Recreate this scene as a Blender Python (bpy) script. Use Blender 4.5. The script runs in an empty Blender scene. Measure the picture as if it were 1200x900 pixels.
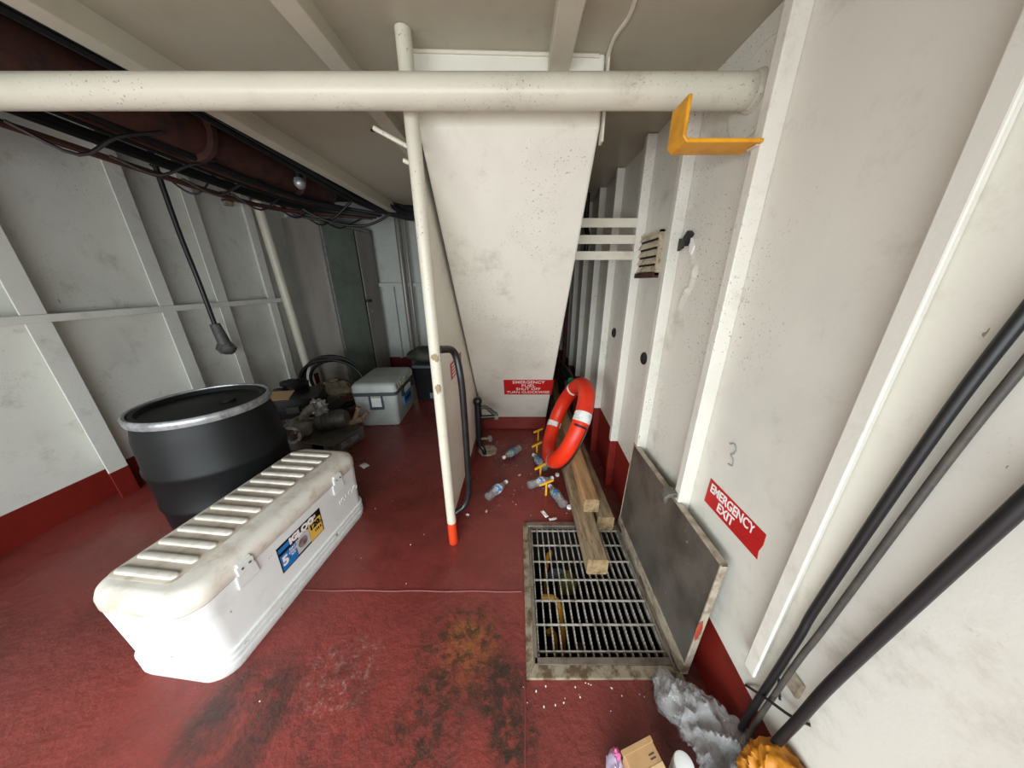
import bpy, bmesh, math, random
from mathutils import Vector, Matrix, Euler, noise
random.seed(7)
C = bpy.context.scene.collection
SC = bpy.context.scene
PI = math.pi

# ------------------------------------------------------------------ camera, sky, light, exposure
PITCH = math.atan(120/338.0)
cam = bpy.data.cameras.new('camera'); cam_ob = bpy.data.objects.new('camera', cam); C.objects.link(cam_ob)
cam.sensor_width = 36; cam.lens = 338/1200*36; cam.shift_x = -0.005; cam.clip_start = 0.02
cam_ob.location = (0, 0, 1.4); cam_ob.rotation_euler = (PI/2-PITCH, 0, 0)
SC.camera = cam_ob
w = bpy.data.worlds.new('overcast_sky'); SC.world = w; w.use_nodes = True
_g = w.node_tree.nodes.new('ShaderNodeTexCoord'); _x = w.node_tree.nodes.new('ShaderNodeSeparateXYZ'); _r = w.node_tree.nodes.new('ShaderNodeValToRGB')
w.node_tree.links.new(_g.outputs['Generated'], _x.inputs[0]); w.node_tree.links.new(_x.outputs[2], _r.inputs[0]); w.node_tree.links.new(_r.outputs[0], w.node_tree.nodes['Background'].inputs[0])
_r.color_ramp.elements[0].color = (0.10, 0.12, 0.13, 1); _r.color_ramp.elements[0].position = 0.0      # sea below the horizon
_r.color_ramp.elements[1].color = (0.82, 0.91, 1.0, 1); _r.color_ramp.elements[1].position = 0.04
w.node_tree.nodes['Background'].inputs[1].default_value = 0.75
def area(name, loc, rot, sx, sy, power, col):
    l = bpy.data.lights.new(name, 'AREA'); l.shape = 'RECTANGLE'; l.size = sx; l.size_y = sy; l.energy = power; l.color = col
    o = bpy.data.objects.new(name, l); C.objects.link(o); o.location = loc; o.rotation_euler = rot
    return o
area('doorway_daylight', (-0.95, -1.45, 0.98), (PI/2*0.54, 0, 0), 3.3, 1.4, 172, (0.90, 0.975, 1.0))
SC.view_settings.view_transform = 'Standard'; SC.view_settings.look = 'None'
SC.view_settings.exposure = -0.14; SC.view_settings.gamma = 1.0

# ------------------------------------------------------------------ pixel -> point, for measuring only
_c, _s = math.cos(PITCH), math.sin(PITCH)
def P(u, v, X=None, Y=None, Z=None, pl=None):
    d = (u-606)/338.0; e = (v-450)/338.0
    r = Vector((d, _c-e*_s, -_s-e*_c)); o = Vector((0, 0, 1.4))
    if X is not None: t = X/r.x
    elif Y is not None: t = Y/r.y
    elif Z is not None: t = (Z-1.4)/r.z
    else: t = (pl[0]-o).dot(pl[1])/r.dot(pl[1])
    return o+r*t

# ------------------------------------------------------------------ materials
def srgb(r, g, b):
    f = lambda c: (c/255/12.92) if c/255 <= 0.04045 else ((c/255+0.055)/1.055)**2.4
    return (f(r), f(g), f(b), 1)
class NT:
    def __init__(s, name):
        s.m = bpy.data.materials.new(name); s.m.use_nodes = True; s.t = s.m.node_tree
        s.b = s.t.nodes['Principled BSDF']; s.out = s.t.nodes['Material Output']
        s.pos = s.t.nodes.new('ShaderNodeTexCoord').outputs['Object']
    def n(s, typ, **kw):
        o = s.t.nodes.new(typ)
        for k, v in kw.items(): setattr(o, k, v)
        return o
    def link(s, a, b): s.t.links.new(a, b)
    def setin(s, sock, v):
        if isinstance(v, bpy.types.NodeSocket): s.link(v, sock)
        else: sock.default_value = v
    def math(s, op, a, b=0.0, clamp=False):
        o = s.n('ShaderNodeMath', operation=op, use_clamp=clamp); s.setin(o.inputs[0], a); s.setin(o.inputs[1], b); return o.outputs[0]
    def noise(s, scale, detail=4, rough=0.6, vec=None, stretch=None):
        o = s.n('ShaderNodeTexNoise'); o.inputs['Scale'].default_value = scale; o.inputs['Detail'].default_value = detail; o.inputs['Roughness'].default_value = rough
        v = vec or s.pos
        if stretch:
            mp = s.n('ShaderNodeMapping'); mp.inputs['Scale'].default_value = stretch; s.link(v, mp.inputs[0]); v = mp.outputs[0]
        s.link(v, o.inputs['Vector']); return o.outputs[0]
    def ramp(s, f, a, b):
        o = s.n('ShaderNodeMapRange'); o.interpolation_type = 'SMOOTHSTEP'
        s.setin(o.inputs[0], f); o.inputs[1].default_value = a; o.inputs[2].default_value = b
        return o.outputs[0]
    def mix(s, f, a, b):
        o = s.n('ShaderNodeMix', data_type='RGBA'); s.setin(o.inputs[0], f); s.setin(o.inputs[6], a); s.setin(o.inputs[7], b); return o.outputs[2]
    def bump(s, h, strength, dist=0.01, prev=None):
        o = s.n('ShaderNodeBump'); o.inputs['Strength'].default_value = strength; o.inputs['Distance'].default_value = dist; s.link(h, o.inputs['Height'])
        if prev: s.link(prev, o.inputs['Normal'])
        s.link(o.outputs[0], s.b.inputs['Normal']); return o.outputs[0]
    def xyz(s):
        o = s.n('ShaderNodeSeparateXYZ'); s.link(s.pos, o.inputs[0]); return o.outputs
    def dist(s, p):
        o = s.n('ShaderNodeVectorMath', operation='DISTANCE'); s.link(s.pos, o.inputs[0]); o.inputs[1].default_value = p; return o.outputs['Value']
_mc = {}
def mat(name, col, rough=0.5, metal=0.0, col2=None, scale=8, lo=0.4, hi=0.7, col3=None, scale3=60, t3=0.68, bump=0.0, bscale=40, stretch=None, spec=0.5):
    if name in _mc: return _mc[name]
    k = NT(name); c = col
    if col2: c = k.mix(k.ramp(k.noise(scale, 5, 0.65, stretch=stretch), lo, hi), col, col2)
    if col3: c = k.mix(k.ramp(k.noise(scale3, 3, 0.6, stretch=stretch), t3, t3+0.03), c, col3)
    k.setin(k.b.inputs['Base Color'], c); k.b.inputs['Roughness'].default_value = rough; k.b.inputs['Metallic'].default_value = metal
    k.b.inputs['Specular IOR Level'].default_value = spec
    if bump: k.bump(k.noise(bscale, 4, 0.6, stretch=stretch), bump, 0.004)
    _mc[name] = k.m; return k.m
RED = srgb(116, 30, 22)
def painted_steel(name, col, boot=None, slope=0.0, grime=0.5, specks=True, rough=0.42, top=None):
    k = NT(name)
    c = k.mix(k.ramp(k.noise(1.6, 5, 0.6), 0.42, 0.72), col, tuple(x*0.86 for x in col[:3])+(1,))
    c = k.mix(k.math('MULTIPLY', k.ramp(k.noise(5, 8, 0.75), 0.52, 0.8), grime), c, srgb(140, 125, 105))
    if specks:
        gate = k.ramp(k.noise(2.2, 2, 0.5), 0.45, 0.6)
        sp = k.math('MULTIPLY', k.ramp(k.noise(130, 3, 0.6), 0.63, 0.68), gate)
        c = k.mix(k.math('MULTIPLY', sp, 0.75), c, srgb(75, 62, 50))
        sp2 = k.ramp(k.noise(38, 4, 0.65, stretch=(1, 1, 0.35)), 0.73, 0.75)
        c = k.mix(k.math('MULTIPLY', sp2, 0.7), c, srgb(95, 72, 52))
    if boot is not None:
        x, y, z = k.xyz()
        h = k.math('MINIMUM', k.math('ADD', k.math('MULTIPLY', k.math('SUBTRACT', y, 0.63), slope), boot), 0.42)
        f = k.math('LESS_THAN', z, h)
        r = k.mix(k.ramp(k.noise(9, 5, 0.7), 0.5, 0.75), RED, srgb(84, 18, 14))
        c = k.mix(f, c, r)
    k.setin(k.b.inputs['Base Color'], c); k.b.inputs['Roughness'].default_value = rough
    b1 = k.bump(k.noise(3.0, 3, 0.5), 0.25, 0.02)
    k.bump(k.noise(90, 3, 0.6), 0.12, 0.003, b1)
    return k.m
WHITE = srgb(222, 219, 208)
m_wall = painted_steel('white_wall_paint', WHITE, boot=0.258, slope=0.10)
m_back = painted_steel('white_back_wall_paint', srgb(196, 199, 193), boot=0.2)
m_left = painted_steel('white_left_wall_paint', srgb(222, 222, 214), boot=0.2, grime=0.6)
m_case = painted_steel('white_casing_paint', srgb(225, 222, 209), boot=0.142, grime=0.45)
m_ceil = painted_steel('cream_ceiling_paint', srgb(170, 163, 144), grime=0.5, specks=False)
m_beam = painted_steel('cream_beam_paint', srgb(192, 186, 168), grime=0.4)
m_pipe = painted_steel('white_pipe_paint', srgb(208, 203, 186), grime=0.55, rough=0.36)
m_darkceil = mat('dark_insulation', srgb(46, 38, 34), 0.9, col2=srgb(26, 20, 18), scale=6, bump=0.6, bscale=20)

def floor_material():
    k = NT('red_deck_paint')
    base = k.mix(k.ramp(k.noise(2.3, 6, 0.6), 0.35, 0.7), srgb(122, 53, 47), srgb(96, 42, 37))
    base = k.mix(k.math('MULTIPLY', k.ramp(k.noise(1.1, 4, 0.6), 0.45, 0.65), 0.55), base, srgb(142, 61, 55))
    def stain(base, p, rad, col, amt, sc=9, n0=0.35, n1=0.6, soft=0.5):
        d = k.ramp(k.dist(p), rad, rad*soft)
        n = k.ramp(k.noise(sc, 9, 0.78), n0, n1+0.02)
        return k.mix(k.math('MULTIPLY', k.math('MULTIPLY', d, n), amt), base, col)
    base = stain(base, (-0.20, 0.76, 0), 0.17, srgb(140, 92, 40), 0.75, 14, 0.36, 0.6, 0.1)
    base = stain(base, (-0.22, 0.74, 0), 0.24, srgb(66, 42, 30), 0.95, 22, 0.45, 0.57)
    base = stain(base, (-0.06, 0.62, 0), 0.13, srgb(54, 38, 30), 1.0, 20, 0.38, 0.54)
    base = stain(base, (-0.01, 0.50, 0), 0.11, srgb(54, 38, 30), 1.0, 20, 0.40, 0.55)
    base = stain(base, (-0.30, 0.53, 0), 0.17, srgb(58, 40, 31), 0.95, 20, 0.44, 0.57)
    base = stain(base, (-0.66, 0.66, 0), 0.17, srgb(170, 142, 130), 0.6, 34, 0.50, 0.64)
    base = stain(base, (-0.60, 0.78, 0), 0.12, srgb(160, 124, 114), 0.5, 22, 0.54, 0.66)
    base = stain(base, (-0.95, 0.55, 0), 0.22, srgb(52, 42, 38), 0.85, 8, 0.36, 0.6)
    base = stain(base, (-0.75, 0.45, 0), 0.40, srgb(66, 40, 34), 0.7, 10, 0.42, 0.62)
    base = stain(base, (0.62, 0.55, 0), 0.22, srgb(70, 52, 46), 0.75, 9, 0.34, 0.6)
    base = stain(base, (0.62, 1.4, 0), 0.35, srgb(92, 74, 66), 0.6, 9, 0.4, 0.6)
    base = stain(base, (-0.9, 2.6, 0), 0.5, srgb(122, 78, 64), 0.45, 7, 0.5, 0.66)
    base = stain(base, (-1.5, 3.0, 0), 1.3, srgb(100, 40, 35), 0.6, 3, 0.3, 0.6)
    wear = k.ramp(k.noise(48, 4, 0.65), 0.71, 0.74)
    base = k.mix(k.math('MULTIPLY', wear, 0.5), base, srgb(176, 140, 128))
    k.setin(k.b.inputs['Base Color'], base)
    k.setin(k.b.inputs['Roughness'], k.math('ADD', k.math('MULTIPLY', k.noise(5, 5, 0.6), 0.42), 0.10))
    near = k.ramp(k.xyz()[1], 1.15, 0.75)
    lump = k.math('MULTIPLY', k.noise(30, 7, 0.62), k.math('ADD', k.math('MULTIPLY', near, 0.9), 0.15))
    b1 = k.bump(lump, 0.6, 0.013)
    k.bump(k.noise(4, 3, 0.5), 0.2, 0.03, b1)
    return k.m
m_floor = floor_material()
m_red = mat('red_skirting_paint', RED, 0.4, col2=srgb(84, 18, 14), bump=0.1)
m_steel = mat('worn_steel', srgb(150, 143, 134), 0.38, 0.85, col2=srgb(108, 98, 88), scale=12, bump=0.15)
m_plate = mat('dull_stainless_plate', srgb(120, 114, 106), 0.34, 0.45, col2=srgb(92, 86, 79), scale=5, col3=srgb(160, 152, 142), scale3=30, t3=0.7, bump=0.06)
m_rim = mat('dirty_galvanised_rim', srgb(182, 172, 154), 0.5, 0.25, col2=srgb(132, 114, 92), scale=18, bump=0.3)
m_curb = mat('grimy_steel_curb', srgb(150, 138, 116), 0.65, 0.25, col2=srgb(92, 72, 52), scale=22, lo=0.42, hi=0.62, bump=0.4)
m_bar = mat('galvanised_grating', srgb(196, 190, 180), 0.4, 0.4, col2=srgb(120, 110, 98), scale=30)
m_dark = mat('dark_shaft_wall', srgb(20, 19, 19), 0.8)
m_yellow = mat('yellow_paint', srgb(226, 160, 20), 0.45, col2=srgb(198, 132, 14), scale=10, bump=0.08)
m_tyellow = mat('bright_yellow_paint', srgb(250, 190, 40), 0.45)
m_orange = mat('orange_red_foot_paint', srgb(214, 66, 30), 0.4, col2=srgb(190, 50, 24))
m_ring = mat('lifebuoy_orange', srgb(232, 52, 18), 0.42, col2=srgb(206, 42, 18), scale=5, bump=0.05)
m_tape = mat('reflective_tape', srgb(232, 232, 228), 0.4, col2=srgb(196, 194, 188), scale=20)
m_greytape = mat('worn_reflective_tape', srgb(168, 160, 152), 0.5, col2=srgb(140, 128, 120), scale=30)
m_black = mat('black_rubber', srgb(22, 22, 23), 0.45, bump=0.05)
m_blackm = mat('black_painted_metal', srgb(15, 16, 17), 0.35, col2=srgb(26, 26, 26), scale=20)
m_drum = mat('black_plastic_drum', srgb(10, 12, 13), 0.5, col2=srgb(17, 19, 20), scale=5, bump=0.03, spec=0.3)
m_drumring = mat('galvanised_ring', srgb(168, 170, 172), 0.35, 0.5, col2=srgb(120, 122, 124), scale=25)
m_signred = mat('sign_red', srgb(196, 34, 34), 0.4, col2=srgb(178, 30, 32), scale=5)
m_signwhite = mat('sign_white', srgb(242, 236, 232), 0.45)
m_cooler = mat('white_cooler_plastic', srgb(226, 228, 226), 0.36, col2=srgb(206, 206, 200), scale=6, lo=0.5, hi=0.8, col3=srgb(150, 138, 124), scale3=22, t3=0.70)
m_lid = mat('grimy_white_lid', srgb(222, 216, 205), 0.45, col2=srgb(186, 174, 156), scale=9, lo=0.42, hi=0.7, bump=0.05)
m_lidpanel = mat('grimy_lid_panel', srgb(196, 186, 170), 0.5, col2=srgb(160, 146, 130), scale=10, lo=0.42, hi=0.7)
m_blackp = mat('black_print', srgb(14, 14, 16), 0.35)
m_bluep = mat('blue_print', srgb(28, 118, 190), 0.35)
m_goldp = mat('yellow_print', srgb(228, 186, 84), 0.35)
m_greyp = mat('grey_print', srgb(196, 196, 196), 0.35)
m_redp = mat('red_print', srgb(190, 60, 60), 0.35)
m_cool2 = mat('grey_cooler_plastic', srgb(176, 182, 178), 0.5, col2=srgb(158, 162, 156), scale=5)
m_foam = mat('torn_foam_edge', srgb(150, 140, 120), 0.8, col2=srgb(196, 190, 174), scale=30, bump=0.5)
m_slate = mat('slate_trim', srgb(66, 72, 80), 0.5)
m_locker = mat('grey_locker_steel', srgb(152, 146, 138), 0.30, 0.15, col2=srgb(122, 113, 105), scale=1.6, lo=0.35, hi=0.75, col3=srgb(150, 146, 140), scale3=24, t3=0.76, bump=0.05, stretch=(1, 1, 0.3))
m_lockdoor = mat('greenish_locker_door', srgb(122, 132, 120), 0.34, 0.2, col2=srgb(100, 108, 98), scale=2.4)
m_wood = mat('weathered_timber', srgb(164, 144, 114), 0.75, col2=srgb(112, 94, 70), scale=6, lo=0.35, hi=0.68, col3=srgb(64, 48, 34), scale3=34, t3=0.64, bump=0.5, bscale=26, stretch=(6, 0.7, 6))
m_woodo = mat('fresh_orange_timber', srgb(190, 150, 104), 0.7, col2=srgb(140, 108, 74), scale=5, lo=0.4, hi=0.7, col3=srgb(82, 60, 40), scale3=30, t3=0.66, bump=0.5, bscale=26, stretch=(6, 0.7, 6))
m_endwood = mat('timber_end_grain', srgb(160, 134, 98), 0.8, col2=srgb(112, 88, 60), scale=26, bump=0.3)
m_card = mat('brown_cardboard', srgb(178, 140, 98), 0.8, col2=srgb(160, 124, 84), scale=8)
m_cardl = mat('pale_cardboard', srgb(204, 172, 128), 0.8)
m_paper = mat('white_paper', srgb(238, 238, 236), 0.7)
m_pump = mat('dirty_grey_casting', srgb(132, 128, 118), 0.6, 0.2, col2=srgb(86, 80, 70), scale=14, bump=0.4)
m_motor = mat('dark_motor_paint', srgb(62, 60, 56), 0.55, col2=srgb(84, 78, 66), scale=14, bump=0.2)
m_bronze = mat('tarnished_bronze', srgb(150, 122, 100), 0.6, 0.3, col2=srgb(112, 90, 74), scale=20, bump=0.3)
m_boxsteel = mat('grey_box_steel', srgb(116, 112, 104), 0.45, 0.4, col2=srgb(84, 80, 72), scale=9)
m_cloth = mat('brown_cloth', srgb(108, 96, 78), 0.9, col2=srgb(78, 68, 54), scale=20, bump=0.5)
m_foil = mat('silver_foil', srgb(186, 186, 182), 0.3, 0.6, col2=srgb(140, 140, 136), scale=30, bump=0.6)
m_oilskin = mat('orange_yellow_oilskin', srgb(186, 118, 18), 0.55, col2=srgb(132, 80, 20), scale=14, bump=0.4)
m_rust = mat('rust_brown_pipe', srgb(74, 40, 30), 0.75, col2=srgb(44, 26, 22), scale=12, bump=0.4)
m_darkbag = mat('olive_dark_bag', srgb(58, 58, 48), 0.7, col2=srgb(40, 40, 34), scale=12, bump=0.3)
m_crate = mat('black_crate', srgb(18, 19, 22), 0.5)
m_greyfend = mat('dirty_grey_fitting', srgb(84, 82, 80), 0.6, col2=srgb(56, 54, 52), scale=18, bump=0.4)
m_brass = mat('vent_cream_slat', srgb(206, 194, 168), 0.38, 0.2, col2=srgb(120, 100, 74), scale=26, lo=0.45, hi=0.7)
m_rag = mat('lilac_rag', srgb(196, 180, 206), 0.85, bump=0.4)
m_pink = mat('pink_rag', srgb(232, 120, 176), 0.8)
m_green = mat('green_plastic', srgb(20, 120, 70), 0.4)
m_greenlab = mat('green_label', srgb(150, 180, 70), 0.4, col2=srgb(60, 110, 170), scale=26, lo=0.48, hi=0.52)
m_bluelab = mat('blue_label', srgb(70, 124, 196), 0.4, col2=srgb(226, 232, 238), scale=30, lo=0.46, hi=0.52)
m_wrap = mat('stained_pipe_wrap', srgb(152, 140, 122), 0.8, col2=srgb(90, 78, 62), scale=20, bump=0.4)
m_bluegrey = mat('blue_grey_rag', srgb(120, 128, 138), 0.8)
m_olive = mat('olive_green_jug', srgb(140, 140, 40), 0.6)
m_bead = mat('weld_bead_paint', srgb(112, 48, 44), 0.45, bump=0.6)
m_wbead = mat('white_weld_bead', srgb(206, 198, 182), 0.45, bump=0.6)
m_smudge = mat('grey_smudge', srgb(150, 152, 148), 0.6)
def clear(name, tint, milk, rough, mr, bs=70, bst=0.5):
    k = NT(name); k.t.nodes.remove(k.b)
    tr = k.n('ShaderNodeBsdfTransparent'); tr.inputs[0].default_value = tint
    gl = k.n('ShaderNodeBsdfGlossy'); gl.inputs['Roughness'].default_value = rough
    di = k.n('ShaderNodeBsdfDiffuse'); di.inputs[0].default_value = (0.92, 0.92, 0.92, 1)
    fr = k.n('ShaderNodeFresnel'); fr.inputs[0].default_value = mr
    bp = k.n('ShaderNodeBump'); bp.inputs['Strength'].default_value = bst; bp.inputs['Distance'].default_value = 0.004 if bs > 50 else 0.02
    k.link(k.noise(bs, 3, 0.6), bp.inputs['Height']); k.link(bp.outputs[0], gl.inputs['Normal']); k.link(bp.outputs[0], fr.inputs['Normal'])
    m1 = k.n('ShaderNodeMixShader'); m1.inputs[0].default_value = milk; k.link(tr.outputs[0], m1.inputs[1]); k.link(di.outputs[0], m1.inputs[2])
    m2 = k.n('ShaderNodeMixShader'); k.link(fr.outputs[0], m2.inputs[0]); k.link(m1.outputs[0], m2.inputs[1]); k.link(gl.outputs[0], m2.inputs[2])
    k.link(m2.outputs[0], k.out.inputs[0]); return k.m
m_pet = clear('clear_bottle_plastic', (0.93, 0.95, 0.96, 1), 0.15, 0.08, 1.28)
m_film = clear('crumpled_clear_film', (0.96, 0.955, 0.95, 1), 0.22, 0.10, 1.28, 28, 1.0)

# ------------------------------------------------------------------ mesh helpers
def frame_from(d):
    d = Vector(d).normalized(); a = Vector((0, 0, 1)) if abs(d.z) < 0.95 else Vector((1, 0, 0))
    x = a.cross(d).normalized(); y = d.cross(x); return x, y, d
class MB:
    def __init__(s): s.v = []; s.f = []; s.smooth = set()
    def add(s, vs, fs, smooth=False, M=None):
        b = len(s.v); s.v += [(M @ Vector(p)) if M else Vector(p) for p in vs]
        for f in fs:
            if smooth: s.smooth.add(len(s.f))
            s.f.append(tuple(i+b for i in f))
        return s
    def box(s, lo, hi, M=None):
        x0, y0, z0 = lo; x1, y1, z1 = hi
        return s.add([(x0,y0,z0),(x1,y0,z0),(x1,y1,z0),(x0,y1,z0),(x0,y0,z1),(x1,y0,z1),(x1,y1,z1),(x0,y1,z1)],
                     [(0,3,2,1),(4,5,6,7),(0,1,5,4),(1,2,6,5),(2,3,7,6),(3,0,4,7)], M=M)
    def prism(s, pts, dvec, M=None):            # planar polygon of 3D points extruded by dvec
        n = len(pts); d = Vector(dvec); a = [Vector(p) for p in pts]
        return s.add(a+[p+d for p in a], [tuple(range(n))[::-1], tuple(range(n, 2*n))]+[(i, (i+1)%n, n+(i+1)%n, n+i) for i in range(n)], M=M)
    def tube(s, path, r, seg=12, closed=False, caps=True):
        pts = [Vector(p) for p in path]; n = len(pts); rs = r if isinstance(r, (list, tuple)) else [r]*n
        vs = []; fs = []; px = None
        for i, p in enumerate(pts):
            if closed: t = pts[(i+1)%n]-pts[i-1]
            else: t = pts[min(i+1, n-1)]-pts[max(i-1, 0)]
            t.normalize()
            if px is None: x, y, _ = frame_from(t)
            else:
                x = (px - t*px.dot(t)).normalized(); y = t.cross(x)
            px = x
            for k in range(seg):
                a = 2*PI*k/seg; vs.append(p+(x*math.cos(a)+y*math.sin(a))*rs[i])
        m = n if closed else n-1
        for i in range(m):
            j = (i+1) % n
            for k in range(seg):
                fs.append((i*seg+k, i*seg+(k+1)%seg, j*seg+(k+1)%seg, j*seg+k))
        s.add(vs, fs, True)
        if caps and not closed:
            b = len(s.v)-len(vs)
            s.f.append(tuple(b+k for k in range(seg))[::-1]); s.f.append(tuple(b+(n-1)*seg+k for k in range(seg)))
        return s
    def lathe(s, prof, seg=32, o=(0,0,0), d=(0,0,1), smooth=True, a0=0, a1=2*PI):
        x, y, z = frame_from(d); o = Vector(o); n = len(prof); full = abs(a1-a0-2*PI) < 1e-6; cols = seg if full else seg+1
        vs = [o+z*h+(x*math.cos(a0+(a1-a0)*k/seg)+y*math.sin(a0+(a1-a0)*k/seg))*max(r, 1e-5) for (r, h) in prof for k in range(cols)]
        fs = []
        for i in range(n-1):
            for k in range(seg):
                k2 = (k+1) % cols
                fs.append((i*cols+k, i*cols+k2, (i+1)*cols+k2, (i+1)*cols+k))
        return s.add(vs, fs, smooth)
    def loft(s, secs, seg=5, M=None, cap0=True):     # stacked rounded rectangles: (z, half x, half y, corner radius[, cx, cy])
        vs = []; fs = []; n = 4*(seg+1)
        for sec in secs:
            z, hx, hy, r = sec[:4]; cx, cy = sec[4:6] if len(sec) > 4 else (0, 0)
            r = min(r, hx*0.999, hy*0.999)
            for q, (sx, sy) in enumerate(((1,1),(-1,1),(-1,-1),(1,-1))):
                for k in range(seg+1):
                    a = PI/2*(q+k/seg); vs.append((cx+sx*(hx-r)+r*math.cos(a), cy+sy*(hy-r)+r*math.sin(a), z))
        for i in range(len(secs)-1):
            for k in range(n): fs.append((i*n+k, i*n+(k+1)%n, (i+1)*n+(k+1)%n, (i+1)*n+k))
        s.add(vs, fs, True, M); b = len(s.v)-len(vs)
        if cap0: s.f.append(tuple(b+k for k in range(n))[::-1])
        s.f.append(tuple(b+(len(secs)-1)*n+k for k in range(n)))
        return s
    def blob(s, cen, rad, amp=0.2, freq=3.0, seg=20, ridged=False, M=None, seed=0, flat=None):
        vs = []; fs = []; rows = seg//2+1
        for i in range(rows):
            th = PI*i/(rows-1)
            for k in range(seg):
                a = 2*PI*k/seg; d = Vector((math.sin(th)*math.cos(a), math.sin(th)*math.sin(a), math.cos(th)))
                q = d*freq+Vector((seed*7.3, seed*3.1, seed)); h = noise.noise(q)+0.5*noise.noise(q*2.1)
                if ridged: h = 0.6-2.0*abs(noise.noise(q))+0.5*noise.noise(q*2.7)
                p = Vector((d.x*rad[0], d.y*rad[1], d.z*rad[2]))*(1+amp*h)+Vector(cen)
                if flat is not None: p.z = max(p.z, flat)
                vs.append(p)
        for i in range(rows-1):
            for k in range(seg): fs.append((i*seg+k, (i+1)*seg+k, (i+1)*seg+(k+1)%seg, i*seg+(k+1)%seg))
        return s.add(vs, fs, True, M)
    def build(s, name, m, parent=None, bevel=0.0, bseg=2, off=None):
        me = bpy.data.meshes.new(name); o0 = Vector(off) if off else None
        me.from_pydata([(p-o0 if o0 else p)[:] for p in s.v], [], s.f)
        if s.smooth:
            fl = [i in s.smooth for i in range(len(s.f))]; me.polygons.foreach_set('use_smooth', fl)
        bm = bmesh.new(); bm.from_mesh(me); bmesh.ops.remove_doubles(bm, verts=bm.verts, dist=1e-6); bmesh.ops.recalc_face_normals(bm, faces=bm.faces); bm.to_mesh(me); bm.free()
        if s.smooth: me.set_sharp_from_angle(angle=0.85)
        me.materials.append(m)
        o = bpy.data.objects.new(name, me); C.objects.link(o)
        if parent: o.parent = parent
        if bevel:
            b = o.modifiers.new('edge_round', 'BEVEL'); b.width = bevel; b.segments = bseg; b.limit_method = 'ANGLE'; b.angle_limit = 0.7
        return o
def tag(o, label=None, cat=None, group=None, kind=None):
    if label: o['label'] = label
    if cat: o['category'] = cat
    if group: o['group'] = group
    if kind: o['kind'] = kind
    return o
def thing(name, label, cat, loc=(0,0,0), rotz=0.0, group=None, rot=None):
    o = bpy.data.objects.new(name, None); C.objects.link(o); o.empty_display_size = 0.05
    o.location = loc; o.rotation_euler = rot if rot else (0, 0, rotz)
    return tag(o, label, cat, group)
def struct(o): o['kind'] = 'structure'; return o
def copy_tree(o, parent=None):
    c = o.copy(); C.objects.link(c); c.parent = parent
    for ch in [x for x in o.children]: copy_tree(ch, c)
    return c
def text(s, size, m, parent, origin, xa, ya, name='lettering', align='CENTER', bold=0.0, sx=1.0, ext=0.0006, sp=1.0, width=None):
    cu = bpy.data.curves.new(name, 'FONT'); cu.body = s; cu.size = size; cu.align_x = align; cu.align_y = 'CENTER'; cu.extrude = ext; cu.offset = bold; cu.space_character = sp
    cu.resolution_u = 3; cu.materials.append(m)
    tmp = bpy.data.objects.new(name, cu); C.objects.link(tmp)
    me = bpy.data.meshes.new_from_object(tmp.evaluated_get(bpy.context.evaluated_depsgraph_get())); me.name = name
    bpy.data.objects.remove(tmp); bpy.data.curves.remove(cu)
    o = bpy.data.objects.new(name, me); C.objects.link(o); o.parent = parent
    if width: xs = [q.co.x for q in me.vertices]; sx = width/(max(xs)-min(xs))
    x = Vector(xa).normalized(); y = Vector(ya).normalized(); z = x.cross(y)
    M = Matrix((x*sx, y, z)).transposed().to_4x4(); M.translation = Vector(origin)
    o.matrix_local = M
    return o
def spline(pts, n=8):                              # Catmull-Rom through points
    p = [Vector(q) for q in pts]; p = [p[0]*2-p[1]]+p+[p[-1]*2-p[-2]]; out = []
    for i in range(1, len(p)-2):
        for k in range(n):
            t = k/n; a, b, c, d = p[i-1], p[i], p[i+1], p[i+2]
            out.append(0.5*((2*b)+(c-a)*t+(2*a-5*b+4*c-d)*t*t+(3*b-a-3*c+d)*t**3))
    out.append(p[-2]); return out

# ------------------------------------------------------------------ large structure
XR, XL, YB, Y0 = 0.69, -2.80, 4.75, -1.6
HX0, HX1, HY0, HY1 = 0.075, 0.605, 0.695, 1.365       # hatch opening
def cz(x): return 2.098-0.02*x                         # underside of the cambered deckhead
f = MB()
for lo, hi in (((XL-.05, Y0-3), (HX0, YB+.05)), ((HX1, Y0-3), (XR+.05, YB+.05)), ((HX0, Y0-3), (HX1, HY0)), ((HX0, HY1), (HX1, YB+.05))):
    f.box((lo[0], lo[1], -0.03), (hi[0], hi[1], 0))
floor = struct(f.build('floor', m_floor))
sm = MB().tube([(x, 0.977-0.006*(x+1.1)+0.002*math.sin(x*23), 0.0) for x in [-1.6+0.06*i for i in range(28)]], 0.0035, 6)
sm.build('weld_seam', m_bead, floor)
MB().tube([(0.028+0.002*math.sin(i), 0.64-0.04*i, 0.0) for i in range(14)], 0.003, 6).build('weld_seam', m_bead, floor)

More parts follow.
